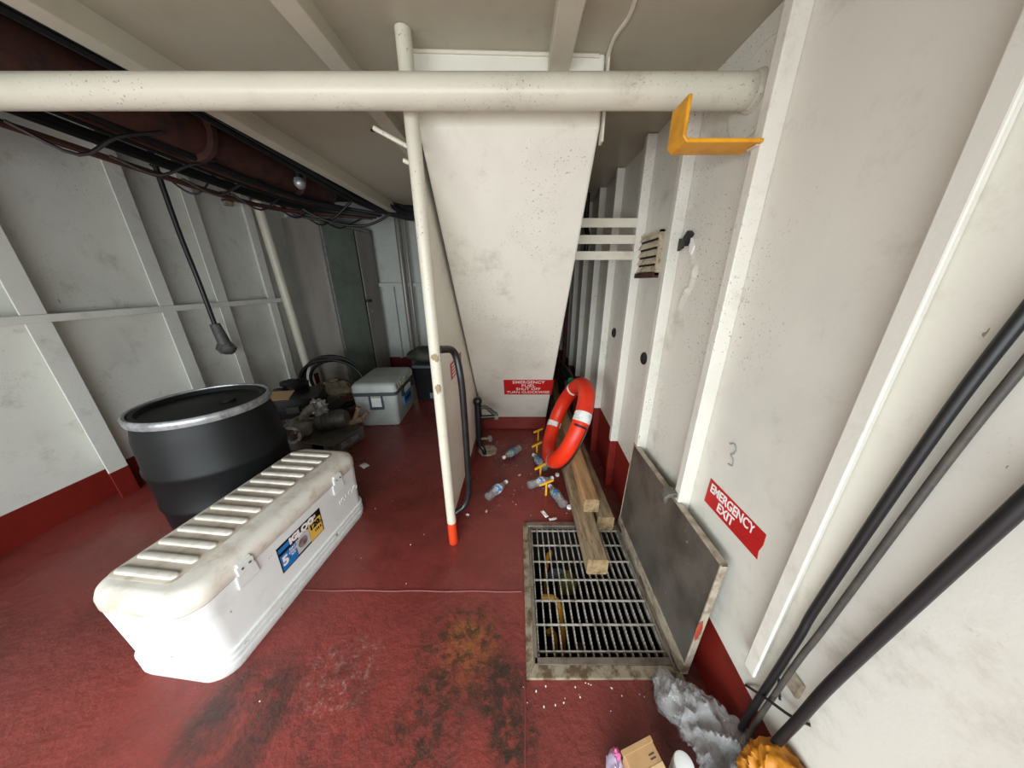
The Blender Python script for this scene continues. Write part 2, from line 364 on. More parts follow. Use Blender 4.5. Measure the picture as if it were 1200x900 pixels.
ce = MB()
ce.prism([(XR+.05, Y0+0.9, cz(XR)), (XR+.05, YB, cz(XR)), (-0.36, YB, cz(-0.36)), (-0.36, Y0+0.9, cz(-0.36))], (0, 0, 0.03))
ce.prism([(-0.36, Y0+0.9, cz(-0.36)), (-0.36, 3.3, cz(-0.36)), (-1.27, 3.3, cz(-1.27)), (-1.27, Y0+0.9, cz(-1.27))], (0, 0, 0.03))
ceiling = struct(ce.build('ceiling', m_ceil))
oc = MB().prism([(-1.25, Y0+0.9, 2.47), (-1.25, YB, 2.47), (XL-.05, YB, 2.47), (XL-.05, Y0+0.9, 2.47)], (0, 0, 0.03))
oc.prism([(-0.30, 3.28, 2.47), (-0.30, YB, 2.47), (-1.25, YB, 2.47), (-1.25, 3.28, 2.47)], (0, 0, 0.03))
oc.box((-1.27, Y0+.9, 2.2), (-1.255, 3.3, 2.48)).box((-1.27, 3.285, 2.14), (-0.36, 3.3, 2.48))
oc.build('ceiling_recess', m_darkceil, ceiling)
for x0, h, nm in ((0.135, 0.05, 'trim_1'), (-0.585, 0.05, 'trim_2'), (-1.235, 0.075, 'trim_3')):
    zc = cz(x0)
    b = MB().box((x0-0.034, Y0+0.9, zc-h), (x0+0.034, 1.24 if x0 > 0 else 3.29, zc+0.003))
    struct(b.build(nm, m_beam, bevel=0.004))
MB().tube(spline([(0.315, 0.75, cz(.31)), (0.30, 0.95, cz(.3)), (0.31, 1.08, cz(.31)), (0.293, 1.17, cz(.3)), (0.295, 1.27, cz(.3)-.01)], 6), 0.006, 6).build('weld_seam', m_wbead, ceiling)
MB().lathe([(0, 0), (0.012, 0), (0.012, 0.004), (0, 0.004)], 10, (-0.72, 1.78, cz(-.72)-.004)).build('bolt_hole', m_black, ceiling)
MB().lathe([(0, 0), (0.012, 0), (0.012, 0.004), (0, 0.004)], 10, (-0.62, 1.62, cz(-.62)-.004)).build('bolt_hole', m_black, ceiling)

wr = MB().box((XR, Y0, 0), (XR+0.03, YB, cz(XR)+0.01))
wall_r = struct(wr.build('wall_right', m_wall))
DPT, FL = 0.05, 0.034
def stiffener(y, z0, flip=False, z1=None):
    z1 = z1 or cz(XR)-0.002; s = 1 if not flip else -1
    pts = [(XR, y), (XR-DPT, y), (XR-DPT, y+s*FL), (XR-DPT+0.008, y+s*FL), (XR-DPT+0.008, y+s*0.008), (XR, y+s*0.008)]
    o = MB().prism([(a, b, z0) for a, b in pts], (0, 0, z1-z0)).build('stiffener', m_wall, wall_r, bevel=0.003)
    return o
for y, z0, fl in ((0.505, 0.385, True), (0.925, 0, False), (1.34, 0, False), (1.735, 0, False), (2.185, 0, False), (2.59, 0, False), (3.02, 0, False), (3.45, 0, False), (3.87, 0, False), (4.3, 0, False), (0.085, 0.385, True), (-0.335, 0, True)):
    stiffener(y, z0, fl)
for (u, v) in ((720, 390), (755, 420)):
    p = P(u, v, X=XR)
    MB().lathe([(0.012, 0.0), (0.034, 0.0), (0.034, 0.006), (0.028, 0.010), (0.022, 0.008), (0.0, 0.004)], 20, (XR, p.y, p.z), (-1, 0, 0)).build('hole_plug', m_black, wall_r)
# doubler plate where the overhead pipe meets the wall
MB().lathe([(0.0, 0), (0.11, 0), (0.11, 0.008), (0.04, 0.008)], 32, (XR, 1.06, 1.915), (-1, 0, 0)).build('doubler_plate', m_wall, wall_r, bevel=0.003)
# blistered paint
fk = MB(); nu, nv = 16, 40
vs = []
for i in range(nu+1):
    for j in range(nv+1):
        y, z = 1.17+0.13*i/nu, 1.24+0.30*j/nv
        e = min(1, 4*min(i/nu, 1-i/nu, j/nv, 1-j/nv)); mid = 1.232+0.03*math.sin((z-1.24)*26)
        h = e*(0.011*math.exp(-((y-mid)/0.020)**2)*(0.45+abs(noise.noise(Vector((y*18, z*26, 2)))*1.6))+0.003*noise.noise(Vector((y*30, z*30, 5))))
        vs.append((XR+0.0005-max(h, 0), y, z))
fk.add(vs, [(i*(nv+1)+j, (i+1)*(nv+1)+j, (i+1)*(nv+1)+j+1, i*(nv+1)+j+1) for i in range(nu) for j in range(nv)], True)
fk.build('paint_blister', m_wall, wall_r)
# dirty fittings on the near bay
MB().box((XR-0.012, 0.405, 0.44), (XR, 0.445, 0.49)).build('pad_eye', m_rim, wall_r, bevel=0.004)
MB().tube([(XR-0.004, 0.455, 0.42), (XR-0.01, 0.43, 0.38)], 0.003, 6).build('wire_end', m_black, wall_r)
sg = MB()
for (a, b, c0, d) in ((0.80, 0.92, 0.74, 0.93),):
    pts = [(0.815, 0.985), (0.80, 0.995), (0.785, 0.985), (0.79, 0.965), (0.80, 0.955), (0.785, 0.945), (0.782, 0.925), (0.80, 0.92)]
    sg.tube(spline([(XR-0.0005, y, z-0.08) for y, z in pts], 4), 0.003, 5)
sg.build('scuff_mark', m_smudge, wall_r)

wall_b = struct(MB().box((XL-.05, YB, 0), (XR+.05, YB+0.03, 2.5)).build('wall_back', m_back))
for x in (-2.15, -1.93, -1.32, -0.95):
    MB().box((x-0.02, YB-0.06, 0.2), (x+0.02, YB, 1.33)).build('batten', m_back, wall_b)
MB().box((-2.2, YB-0.09, 1.33), (-0.6, YB, 1.38)).build('ledge', m_back, wall_b)
MB().box((-2.2, YB-0.03, 1.9), (-0.6, YB, 1.915)).build('ledge', m_back, wall_b)

wall_l = struct(MB().box((XL-0.03, Y0, 0), (XL, YB, 2.5)).build('wall_left', m_left))
for y in (-0.4, 0.3, 1.0, 1.7, 2.35, 2.80, 3.36, 3.95):
    pts = [(XL, y), (XL+0.10, y), (XL+0.10, y-0.10), (XL+0.092, y-0.10), (XL+0.092, y-0.008), (XL, y-0.008)]
    MB().prism([(a, b, 0) for a, b in pts], (0, 0, 2.46)).build('stiffener', m_left, wall_l, bevel=0.003)
MB().box((XL, 1.0, 1.18), (XL+0.115, 3.55, 1.225)).build('stringer', m_left, wall_l, bevel=0.004)

# slanted casing: bottom at the back, top leaning out over the deck
SA, SB = Vector((0, 2.576, 0.142)), Vector((0, 1.238, 1.902))
SD = (SB-SA).normalized(); SN = Vector((0, -SD.z, SD.y))
XA, XB = -0.345, 0.288
cs = MB().prism([(XB, 2.576, 0), (XB, 2.576, .142), (XB, 1.238, 1.902), (XB, 1.238, cz(.3)+.02), (XB, 4.0, cz(.3)+.02), (XB, 4.0, 0)], (XA-XB, 0, 0))
casing = struct(cs.build('wall_casing', m_case, bevel=0.012, bseg=3))
MB().prism([(-0.362, 1.268, 0.0), (-0.349, 2.60, 0.0), (-0.349, 2.60, 2.09), (-0.362, 1.268, 2.09)], (-0.008, 0, 0)).build('side_plate', m_case, casing)
MB().box((-0.43, 2.585, 0), (XA+.01, 2.60, 0.142)).build('skirting', m_red, casing)
MB().box((0.292, 1.228, 1.86), (0.300, 1.262, cz(.3)-.001)).build('edge_strip', m_wbead, casing)
MB().tube([(x, 1.236, cz(x)-.003+.0012*noise.noise(Vector((x*40, 0, 0)))) for x in [XA+.01+.02*i for i in range(31)]], 0.007, 6).build('weld_seam', m_wbead, casing)

# shaft below the hatch
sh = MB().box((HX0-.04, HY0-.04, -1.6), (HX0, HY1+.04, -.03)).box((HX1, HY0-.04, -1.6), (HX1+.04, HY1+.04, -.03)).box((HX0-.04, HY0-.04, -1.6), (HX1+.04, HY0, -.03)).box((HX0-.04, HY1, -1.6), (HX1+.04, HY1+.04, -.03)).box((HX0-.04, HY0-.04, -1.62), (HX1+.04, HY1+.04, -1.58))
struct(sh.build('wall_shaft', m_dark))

# ------------------------------------------------------------------ overhead pipe, stanchion, bracket
t = thing('overhead_pipe', 'thick white pipe running across overhead from wall to wall', 'pipe', (0, 1.06, 1.913))
MB().tube([(XL-0.0, 0, 0), (-1.2, 0, 0), (0, 0, 0), (XR-0.006, 0, 0)], 0.041, 24).build('pipe', m_pipe, t)
MB().lathe([(0.041, 0), (0.05, 0), (0.046, 0.012), (0.041, 0.016)], 24, (XR-0.008, 0, 0), (-1, 0, 0)).build('weld_collar', m_pipe, t)

t = thing('stanchion', 'tall white steel post with orange foot beside the slanted casing', 'post', (-0.362, 1.25, 0))
tp = Vector((-0.338+0.362, 1.154-1.25, cz(-.34)-.001)); ft = Vector((0, 0, 0))
at = lambda z: ft.lerp(tp, z/tp.z)
MB().tube([at(0.155), at(1.0), tp], 0.024, 20).build('upper_tube', m_pipe, t)
MB().tube([at(0.0), at(0.156)], 0.0245, 20).build('painted_foot', m_orange, t)
for z, a in ((1.10, .028), (0.96, .034)):
    p = at(z); MB().blob(p+Vector((0.004, -0.0205, 0)), (0.013, 0.006, a*.8), 0.5, 2.2, 12, seed=z).build('rust_patch', mat('bare_patch', srgb(150, 132, 104), .8, bump=.4), t)
q0 = Vector((-0.362, 1.25, 0)); MB().tube([P(480, 173, Y=1.19)-q0, P(438, 150, Y=1.19)-q0], 0.0075, 10).build('peg', m_pipe, t)
MB().tube([P(484, 193, Y=1.19)-q0, P(473, 188, Y=1.19)-q0], 0.0075, 10).build('peg', m_pipe, t)

t = thing('grab_rail', 'black bent tube grab rail fixed to the white post', 'rail', (-0.362, 1.25, 0))
pp = [at(1.13)+Vector((0.02, 0, 0))]+[Vector((0.075, 0.03, 1.10)), Vector((0.098, 0.03, 0.98)), Vector((0.103, 0.03, 0.80)), Vector((0.103, 0.03, 0.5)), Vector((0.10, 0.03, 0.33)), Vector((0.075, 0.02, 0.245)), at(0.215)+Vector((0.02, 0, 0))]
MB().tube(spline(pp, 6), 0.0165, 14).build('rail_tube', m_blackm, t)

t = thing('bracket', 'yellow flat steel L bracket jutting from the right wall', 'bracket', (XR-DPT, 0.960, 1.741))
L = [(0, 0), (-0.20, 0), (-0.213, 0.013), (-0.213, 0.10), (-0.203, 0.10), (-0.203, 0.016), (-0.197, 0.010), (0, 0.010)]
MB().prism([(x, -0.045, z) for x, z in L], (0, 0.085, 0)).build('bent_bar', m_yellow, t, bevel=0.003)
MB().box((-0.012, -0.036, -0.004), (0.001, 0.0, 0.0)).build('weld', m_wbead, t, bevel=0.002)

# ------------------------------------------------------------------ signs
t = thing('fuel_sign', 'red sign about emergency fuel shut off on the slanted white casing', 'sign', SA)
a = P(590, 445, pl=(SA, SN)); b = P(646, 462, pl=(SA, SN))
c0 = (a+b)/2-SA; hw = (b.x-a.x)/2; hh = abs((a-b).dot(SD))/2
M = Matrix((Vector((1, 0, 0)), SD, SN)).transposed().to_4x4(); M.translation = c0+SN*0.001
MB().box((-hw, -hh, 0), (hw, hh, 0.002), M).build('panel', m_signred, t)
for i, (s_, wf) in enumerate((('EMERGENCY', .64), ('FUEL', .28), ('SHUT OFF', .5), ('TURN CLOCKWISE', .9))):
    text(s_, hh*0.47, m_signwhite, t, c0+SN*0.0035+SD*(hh*(0.70-0.455*i)), (1, 0, 0), SD, bold=0.0002, width=wf*2*hw)
t = thing('exit_sign', 'red emergency exit sign on the right wall above steel hatch cover', 'sign', (XR, 0.734, 0.694))
pts = [(0, 0.122, -0.052), (0, -0.122, -0.045), (0, -0.118, -0.02), (0, -0.124, 0.01), (0, -0.122, 0.046), (0, 0.119, 0.048)]
MB().prism([(-0.0005, y, z) for _, y, z in pts], (-0.002, 0, 0)).build('panel', m_signred, t)
text('EMERGENCY', 0.046, m_signwhite, t, (-0.0035, 0.008, 0.022), (0, -1, 0), (0, 0.03, 1), bold=0.0010, sx=0.74)
text('EXIT', 0.046, m_signwhite, t, (-0.0035, 0.020, -0.020), (0, -1, 0), (0, 0.03, 1), bold=0.0010, sx=0.80)
pn = Vector((1.332, -0.013, 0)).normalized(); px = Vector((0.013, 1.332, 0)).normalized(); p0 = Vector((-0.362, 1.268, 0))
a = P(528, 437, pl=(p0, pn)); b = P(540, 420, pl=(p0, pn))
t = thing('side_sign', 'small faded red notice on casing side behind black grab rail', 'sign', (a+b)/2)
M = Matrix((px, Vector((0, 0, 1)), pn)).transposed().to_4x4(); M.translation = pn*0.001
hw = (b-a).length/2
MB().box((-hw, -0.045, 0), (hw, 0.045, 0.002), M).build('panel', mat('faded_sign_red', srgb(178, 60, 60), .5), t)
for i in range(4):
    M2 = M.copy(); M2.translation = pn*0.003+Vector((0, 0, 0.028-0.019*i)); MB().box((-hw*.8, -0.004, 0), (hw*(.8 if i % 2 else .5), 0.004, 0.0006), M2).build('print_line', m_signwhite, t)

# ------------------------------------------------------------------ shut-off valve by the casing
t = thing('shutoff_valve', 'black shut off valve with lever at foot of casing', 'valve', (-0.335, 2.12, 0))
MB().tube([(0.02, 0, 0.10), (0.02, 0, 0.48)], 0.028, 14).build('body', m_blackm, t)
MB().blob((0.02, 0, 0.50), (0.035, 0.03, 0.04), 0.1, 2, 14).build('cap', m_blackm, t)
MB().tube(spline([(0.02, 0, 0.44), (0.08, 0.0, 0.45), (0.13, 0.02, 0.40), (0.165, 0.02, 0.375)], 5), [0.014]*8+[0.018]*8, 10).build('lever', m_motor, t)
MB().tube([(0.02, 0, 0.36), (0.17, 0.02, 0.36)], 0.016, 12).build('outlet', m_blackm, t)
MB().lathe([(0.0, 0), (0.026, 0), (0.026, 0.03), (0.0, 0.03)], 8, (0.15, 0.02, 0.355), (1, 0.1, 0), smooth=False).build('nut', m_pump, t)
MB().tube([(0.02, -.01, 0.17), (0.10, -.01, 0.17)], 0.012, 10).build('stub', m_pump, t)
MB().blob((0.11, -.01, 0.17), (0.022, 0.02, 0.03), 0.3, 3, 12).build('knob', m_pump, t)
MB().tube(spline([(0.02, 0, 0.10), (0.05, -0.01, 0.07), (0.06, -.01, 0.02)], 5), 0.018, 10).build('elbow', m_blackm, t)
t = tag(MB().lathe([(0, 0), (0.085, 0), (0.085, 0.008), (0, 0.008)], 8, (0, 0, 0.0), smooth=False).build('cover_plate', m_rim), 'grey octagonal steel plate lying on deck under black valve', 'plate')
t.location = (-0.255, 2.19, 0); t.rotation_euler.z = 0.2

# ------------------------------------------------------------------ hatch: frame, grating, cover
t = thing('hatch_coaming', 'worn steel hatch frame let into the red deck around grating', 'frame', (0, 0, 0))
ox0, ox1, oy0, oy1 = 0.035, 0.615, 0.642, 1.380
def fr(name, pts, m, h=0.012): MB().prism([(x, y, 0.0005) for x, y in pts], (0, 0, h)).build(name, m, t, bevel=0.003)
fr('curb_strip', [(ox0, oy0), (ox0+.032, oy0+.045), (ox0+.032, oy1), (ox0, oy1)], m_curb)
fr('curb_strip', [(ox0, oy0), (ox1+.01, oy0), (ox1+.0, oy0+.040), (ox0+.032, oy0+.045)], m_curb)
MB().box((ox0+.03, HY1-.018, -.03), (ox1, oy1, 0.016)).build('inner_angle', m_steel, t, bevel=0.002)
MB().box((ox0+.033, HY0-.012, -.03), (HX1, HY0+.012, 0.014)).build('inner_angle', m_steel, t, bevel=0.002)
MB().box((ox0+.030, HY0-.010, -.03), (HX0+.006, oy1, 0.014)).build('inner_angle', m_steel, t, bevel=0.002)
MB().box((HX1-.006, HY0-.03, -.03), (ox1, oy1, 0.010)).build('inner_angle', m_rim, t, bevel=0.002)
MB().box((HX1-.010, HY0-.03, 0.010), (HX1-.002, HY1, 0.020)).build('hinge_strip', m_steel, t, bevel=0.002)
t = thing('grating', 'galvanised serrated bar grating filling the open deck hatch', 'grating', (HX0, HY0, -0.022))
W, Ln = HX1-HX0-.012, HY1-HY0-.03
nb = 17; bar_me = None
zz = MB(); nt = 46; yy0 = 0.012
prof = [(yy0, -0.022)]
for i in range(nt):
    y = yy0+Ln*i/nt; d = Ln/nt
    prof += [(y, 0.0), (y+d*.5, 0.0), (y+d*.55, -0.004), (y+d*.95, -0.004)]
prof += [(yy0+Ln, 0.0), (yy0+Ln, -0.022)]
zz.prism([(-0.0028, y, z) for y, z in prof], (0.0056, 0, 0))
first = None
for i in range(nb):
    x = 0.012+(W-0.014)*i/(nb-1)
    if first is None: first = zz.build('bearing_bar', m_bar, t); o = first
    else: o = first.copy(); C.objects.link(o); o.parent = t
    o.location = (x, 0, 0.016)
for y in (1.333, 1.233, 1.133, 1.033, 0.933, 0.833, 0.736):
    MB().box((0.004, y-HY0-.003, 0.010), (W+.004, y-HY0+.0015, 0.0185)).build('cross_rod', m_bar, t)

t = thing('hatch_cover', 'dull steel hatch cover standing open against the right wall', 'hatch cover', (0.6185, 0, 0.012))
Yn, Yf = 0.655, 1.375; lean = math.atan2(0.017, 0.555)
M = Matrix.Rotation(lean, 4, 'Y')
MB().box((0.0, Yn+.004, 0.0), (0.006, Yf-.004, 0.555), M).build('plate', m_plate, t)
MB().box((-0.002, Yn, 0.0), (0.021, Yn+.007, 0.56), M).build('edge_flange', m_rim, t, bevel=0.002)
MB().box((-0.002, Yf-.007, 0.0), (0.021, Yf, 0.56), M).build('edge_flange', m_rim, t, bevel=0.002)
MB().box((-0.002, Yn, 0.552), (0.021, Yf, 0.56), M).build('edge_flange', m_rim, t, bevel=0.002)
MB().box((-0.006, Yn, 0.0), (0.001, Yf, 0.058), M).build('hinge_leaf', m_rim, t, bevel=0.002)
MB().blob((0.010, Yn, 0.25), (0.010, 0.0015, 0.048), 0.4, 2.0, 14, M=None).build('paint_daub', mat('orange_daub', srgb(150, 66, 46), .6), t)
for y in (0.69, 1.0, 1.33):
    MB().tube([(-0.004, y-.03, 0.006), (-0.004, y+.03, 0.006)], 0.008, 10).build('hinge_knuckle', m_steel, t)
t = thing('hook_catch', 'grey steel hook catch over top edge of hatch cover', 'catch', (XR-DPT, 0.945, 0.585))
MB().prism([(x, -0.012, z) for x, z in ((0.0, 0.0), (0.0, 0.022), (-0.035, 0.018), (-0.052, -0.002), (-0.05, -0.03), (-0.038, -0.03), (-0.036, -0.006), (-0.03, 0.0))], (0, 0.045, 0)).build('hook', m_boxsteel, t, bevel=0.003)
MB().tube([(-.012, -0.016, .011), (-.012, 0.037, .011)], 0.006, 8).build('pin', m_steel, t)

# things seen through the grating
t = thing('shaft_ladder', 'yellow tube ladder going down the dark hatch shaft', 'ladder', (0.15, 0.74, -1.58))
lo_ = Vector((0.15, 0.74, -1.58))
a, b, c1, d1 = P(634, 700, Z=-.14), P(653, 701, Z=-.14), P(657, 728, Z=-.20), P(659, 772, Z=-.30)
MB().tube([q-lo_ for q in spline([a, b-Vector((0.02, 0, 0)), b+Vector((0.004, -.03, -.01)), c1, d1, Vector((d1.x+.02, d1.y, -1.57))], 6)], 0.015, 10).build('rail', m_yellow, t)
a, b = P(648, 742, Z=-.26), P(650, 778, Z=-.36)
MB().tube([q-lo_ for q in spline([a+Vector((-.03, 0, 0)), a, b, Vector((b.x+.01, b.y, -1.57))], 6)], 0.015, 10).build('rail', m_yellow, t)
a, b = P(643, 640, Z=-.2), P(640, 668, Z=-.3)
MB().tube([q-lo_ for q in spline([a, P(645, 650, Z=-.22), b, Vector((b.x, b.y, -1.57))], 6)], 0.012, 10).build('grab_bar', m_yellow, t)
t = tag(MB().blob((0, 0, 0), (0.07, 0.07, 0.05), 0.4, 2.5, 16, True).build('rag_bundle', m_bluegrey), 'blue grey rag bundle below the hatch grating', 'rag'); t.location = P(650, 664, Z=-.40); t['label'] = 'blue grey rag bundle below the hatch grating'
t = tag(MB().loft([(-.265, .06, .06, .02), (0, .06, .06, .02), (.03, .03, .03, .015), (.05, .015, .015, .01)]).build('jug', m_olive), 'olive green jug on a shelf below the hatch grating', 'jug'); t.location = P(664, 676, Z=-.42)
tag(MB().box((HX0+.02, 1.20, -1.575), (0.40, HY1-.02, -1.32)).box((HX0+.08, 1.22, -1.33), (0.38, HY1-.02, -0.50)).build('pump_unit', m_crate), 'black box unit standing at bottom of hatch shaft', 'box')
t = tag(MB().tube(spline([(0.40, 1.3, -1.5), (0.36, 1.1, -.7), (0.33, 0.95, -.45), (0.30, 0.8, -.7), (0.31, 0.72, -1.5)], 6), 0.02, 8).build('grey_hose', m_boxsteel), 'grey hose looping up under the hatch grating', 'hose')

# ------------------------------------------------------------------ timbers
def timber(name, label, x0, x1, y0, y1, z0, z1, m, yaw=0.0, wob=0.003, seed=0):
    t = thing(name, label, 'timber', (x0, y0, z0), yaw, 'loose timbers')
    n = 16; vs = []; fs = []; ch = 0.008; wx, wz = x1-x0, z1-z0
    sec = [(ch, 0), (wx-ch, 0), (wx, ch), (wx, wz-ch), (wx-ch, wz), (ch, wz), (0, wz-ch), (0, ch)]
    for i in range(n+1):
        y = (y1-y0)*i/n
        for k, (a, b) in enumerate(sec):
            q = Vector((i*1.7, k*2.3, seed)); vs.append((a+wob*noise.noise(q), y, max(0, b+(wob*noise.noise(q+Vector((9, 0, 0))) if b > ch else 0))))
    for i in range(n):
        for k in range(8): fs.append((i*8+k, i*8+(k+1)%8, (i+1)*8+(k+1)%8, (i+1)*8+k))
    fs.append(tuple(range(n*8, n*8+8)))
    MB().add(vs, fs).build('beam_body', m, t)
    e = MB().prism([vs[k] for k in range(8)], (0, -0.003, 0)).build('end_grain', m_endwood, t)
    return t
timber('timber', 'long grey timber whose end lies over the grating', 0.348, 0.452, 1.05, 3.6, 0.012, 0.112, m_wood, seed=1)
timber('timber', 'short orange-brown timber lying on top of two grey timbers', 0.392, 0.480, 1.36, 3.55, 0.113, 0.205, m_woodo, -0.012, seed=2)
timber('timber', 'grey timber lying nearest the right wall behind hatch cover', 0.472, 0.572, 1.335, 3.7, 0.0, 0.10, m_wood, seed=3)
t = thing('dark_bottle', 'black bottle with green base lying on the timbers', 'bottle', P(669, 446, Y=2.62))
bd = P(657, 424, Y=2.98)-P(669, 446, Y=2.62)
MB().lathe([(0.0, 0.0), (0.04, 0.0), (0.042, 0.02), (0.042, 0.2), (0.03, 0.26), (0.016, 0.29), (0.016, 0.36), (0.0, 0.36)], 18, (0, 0, 0), bd).build('body', m_blackm, t)
MB().lathe([(0.0, -0.004), (0.03, -0.004), (0.034, 0.0), (0.0, 0.001)], 18, (0, 0, 0), bd).build('base_cap', m_green, t)
t = tag(MB().loft([(0, .05, .19, .01), (0.27, .05, .19, .01)], 3).build('black_crate_box', m_crate), 'long black box under the green based bottle on timbers', 'box'); t.location = (0.527, 2.93, 0.208)

# ------------------------------------------------------------------ lifebuoy
th, ph, R, r = 3.10, 0.40, 0.285, 0.054
n = Vector((math.cos(ph)*math.cos(th), math.cos(ph)*math.sin(th), math.sin(ph)))
uu = n.cross(Vector((0, 0, 1))).normalized(); ww = n.cross(uu)
RC = Vector((0.352, 1.855, 0.455))
t = thing('lifebuoy', 'orange ring lifebuoy with white bands leaning over the timbers', 'lifebuoy', RC)
def rp(a, rad=R): return (uu*math.cos(a)+ww*math.sin(a))*rad
def torus_seg(a0, a1, rr, seg=40, cs=20, b0=0, b1=2*PI):
    vs = []; fs = []; full = abs(a1-a0-2*PI) < 1e-5; na = seg if full else seg+1; fb = abs(b1-b0-2*PI) < 1e-5; nbb = cs if fb else cs+1
    for i in range(na):
        a = a0+(a1-a0)*i/seg; d = uu*math.cos(a)+ww*math.sin(a)
        for k in range(nbb):
            b = b0+(b1-b0)*k/cs; vs.append(d*(R+rr*math.cos(b))+n*rr*math.sin(b))
    for i in range(seg):
        j = (i+1) % na
        for k in range(cs): fs.append((i*nbb+k, j*nbb+k, j*nbb+(k+1)%nbb, i*nbb+(k+1)%nbb))
    return MB().add(vs, fs, True)
torus_seg(0, 2*PI, r, 72, 24).build('ring', m_ring, t)
def ang_of(u, v):
    best = min(range(360), key=lambda k: (lambda q: (q[0]-u)**2+(q[1]-v)**2)(proj(RC+rp(math.radians(k))+(0.02*n))))
    return math.radians(best)
def proj(p):
    z = p.z-1.4; dep = p.y*_c-z*_s; up = p.y*_s+z*_c
    return 606+338*p.x/dep, 450-338*up/dep
for (u, v, wd, m_) in ((685, 490, 0.10, m_tape), (648, 497, 0.085, m_tape), (646, 541, 0.035, m_greytape), (671, 455, 0.05, m_tape)):
    a = ang_of(u, v)
    if u == 685:
        torus_seg(a-wd, a+wd, r+0.0012, 6, 32).build('reflective_band', m_, t); continue
    torus_seg(a-wd, a+wd, r+0.0012, 6, 24, PI*0.10, PI*0.90+0.55).build('reflective_band', m_, t)
    torus_seg(a-wd, a+wd, r+0.0012, 6, 16, -PI*0.78, PI*0.02).build('reflective_band', m_, t)
a = ang_of(688, 503); d = rp(a).normalized()
strap = [RC*0+rp(a)+(d*math.cos(b)+n*math.sin(b))*(r+0.005) for b in [0.9-0.13*k for k in range(11)]]
rope = strap[::-1]
o = MB().tube(spline(strap, 3), 0.006, 8).build('strap', m_black, t)
rp2 = []
for k in range(10):
    aa = a+(ang_of(657, 549)-a)*k/9 if abs(ang_of(657, 549)-a) < PI else a
    d2 = rp(aa).normalized(); rp2.append(rp(aa)+d2*(r*0.85+0.006)-n*0.034)
MB().tube(spline(rp2, 3), 0.006, 8).build('grab_rope', m_black, t)

# ------------------------------------------------------------------ yellow T handles
Tt = thing('tee_handle', 'yellow T handle standing on deck, second from the casing', 'handle', (0.168, 2.12, 0), group='yellow T handles')
MB().box((-0.006, -0.003, 0), (0.006, 0.003, 0.105)).build('stem', m_tyellow, Tt)
MB().box((-0.056, -0.005, 0.10), (0.056, 0.005, 0.114)).build('crossbar', m_tyellow, Tt)
Tt.rotation_euler.z = 0.72
for x, y, lab in ((0.195, 2.36, 'yellow T handle standing on deck, nearest the casing'), (0.175, 1.815, 'yellow T handle standing on deck, touching the lifebuoy foot'), (0.200, 1.63, 'yellow T handle standing on deck, nearest the hatch')):
    o = copy_tree(Tt); o.location = (x, y, 0); o['label'] = lab; o.rotation_euler.z = 0.7 if y != 1.63 else 0.5

# ------------------------------------------------------------------ plastic bottles and litter
def bottle(label_mat):
    t = thing('plastic_bottle', 'x', 'bottle', (0, 0, 0), 0, 'empty plastic bottles on the deck')
    prof = [(0.0, 0.004), (0.02, 0.0), (0.030, 0.004), (0.0325, 0.014), (0.031, 0.03), (0.0325, 0.036), (0.030, 0.05), (0.0325, 0.056), (0.0305, 0.075), (0.0325, 0.08), (0.0325, 0.125), (0.030, 0.14), (0.022, 0.16), (0.0135, 0.178), (0.0125, 0.192), (0.0, 0.192)]
    b = MB().lathe(prof, 18, (0, 0, 0.033), (0, 1, 0))
    for i, p in enumerate(b.v):
        q = p*38; d = noise.noise(q)*0.005; b.v[i] = Vector((p.x+d, p.y, 0.0325+(p.z-0.033)*(0.95)+d*0.5))
    b.build('body', m_pet, t)
    MB().lathe([(0.0328, 0.082), (0.0334, 0.083), (0.0334, 0.123), (0.0328, 0.124)], 18, (0, 0, 0.033), (0, 1, 0)).build('label_sleeve', label_mat, t)
    MB().lathe([(0.0, 0.205), (0.0135, 0.205), (0.0145, 0.20), (0.0145, 0.188), (0.0, 0.188)], 14, (0, 0, 0.033), (0, 1, 0)).build('cap', m_paper, t)
    return t
bA, bB = bottle(m_bluelab), bottle(m_greenlab)
spots = [((571, 583), (592, 566), bA, 'clear plastic bottle with blue label lying alone on deck, nearest the post', 1),
         ((609, 525), (591, 536), bB, 'plastic bottle lying nearest casing, cap towards the grab rail', 1),
         ((639, 549), (625, 533), bB, 'plastic bottle with green label under the lifebuoy foot', 0),
         ((619, 569), (645, 561), bA, 'squashed plastic bottle lying across between two T handles', 0),
         ((661, 592), (644, 569), bB, 'plastic bottle with green label lying beside long grey timber', 0)]
for (b0, c0, src, lab, first) in spots:
    o = src if first else copy_tree(src)
    p = P(*b0, Z=0.03); q = P(*c0, Z=0.03); d = q-p
    o.location = (p.x, p.y, 0); o.rotation_euler.z = math.atan2(-d.x, d.y); o['label'] = lab
cap0 = None
for (u, v, lab) in ((667, 595, 'loose white bottle cap beside the long timber'), (653, 557, 'loose white bottle cap below the lifebuoy')):
    p = P(u, v, Z=0)
    o = tag(MB().lathe([(0, 0), (0.0165, 0), (0.0165, 0.011), (0.014, 0.014), (0, 0.014)], 16).build('bottle_cap', m_paper), lab, 'bottle cap', 'loose bottle caps'); o.location = p
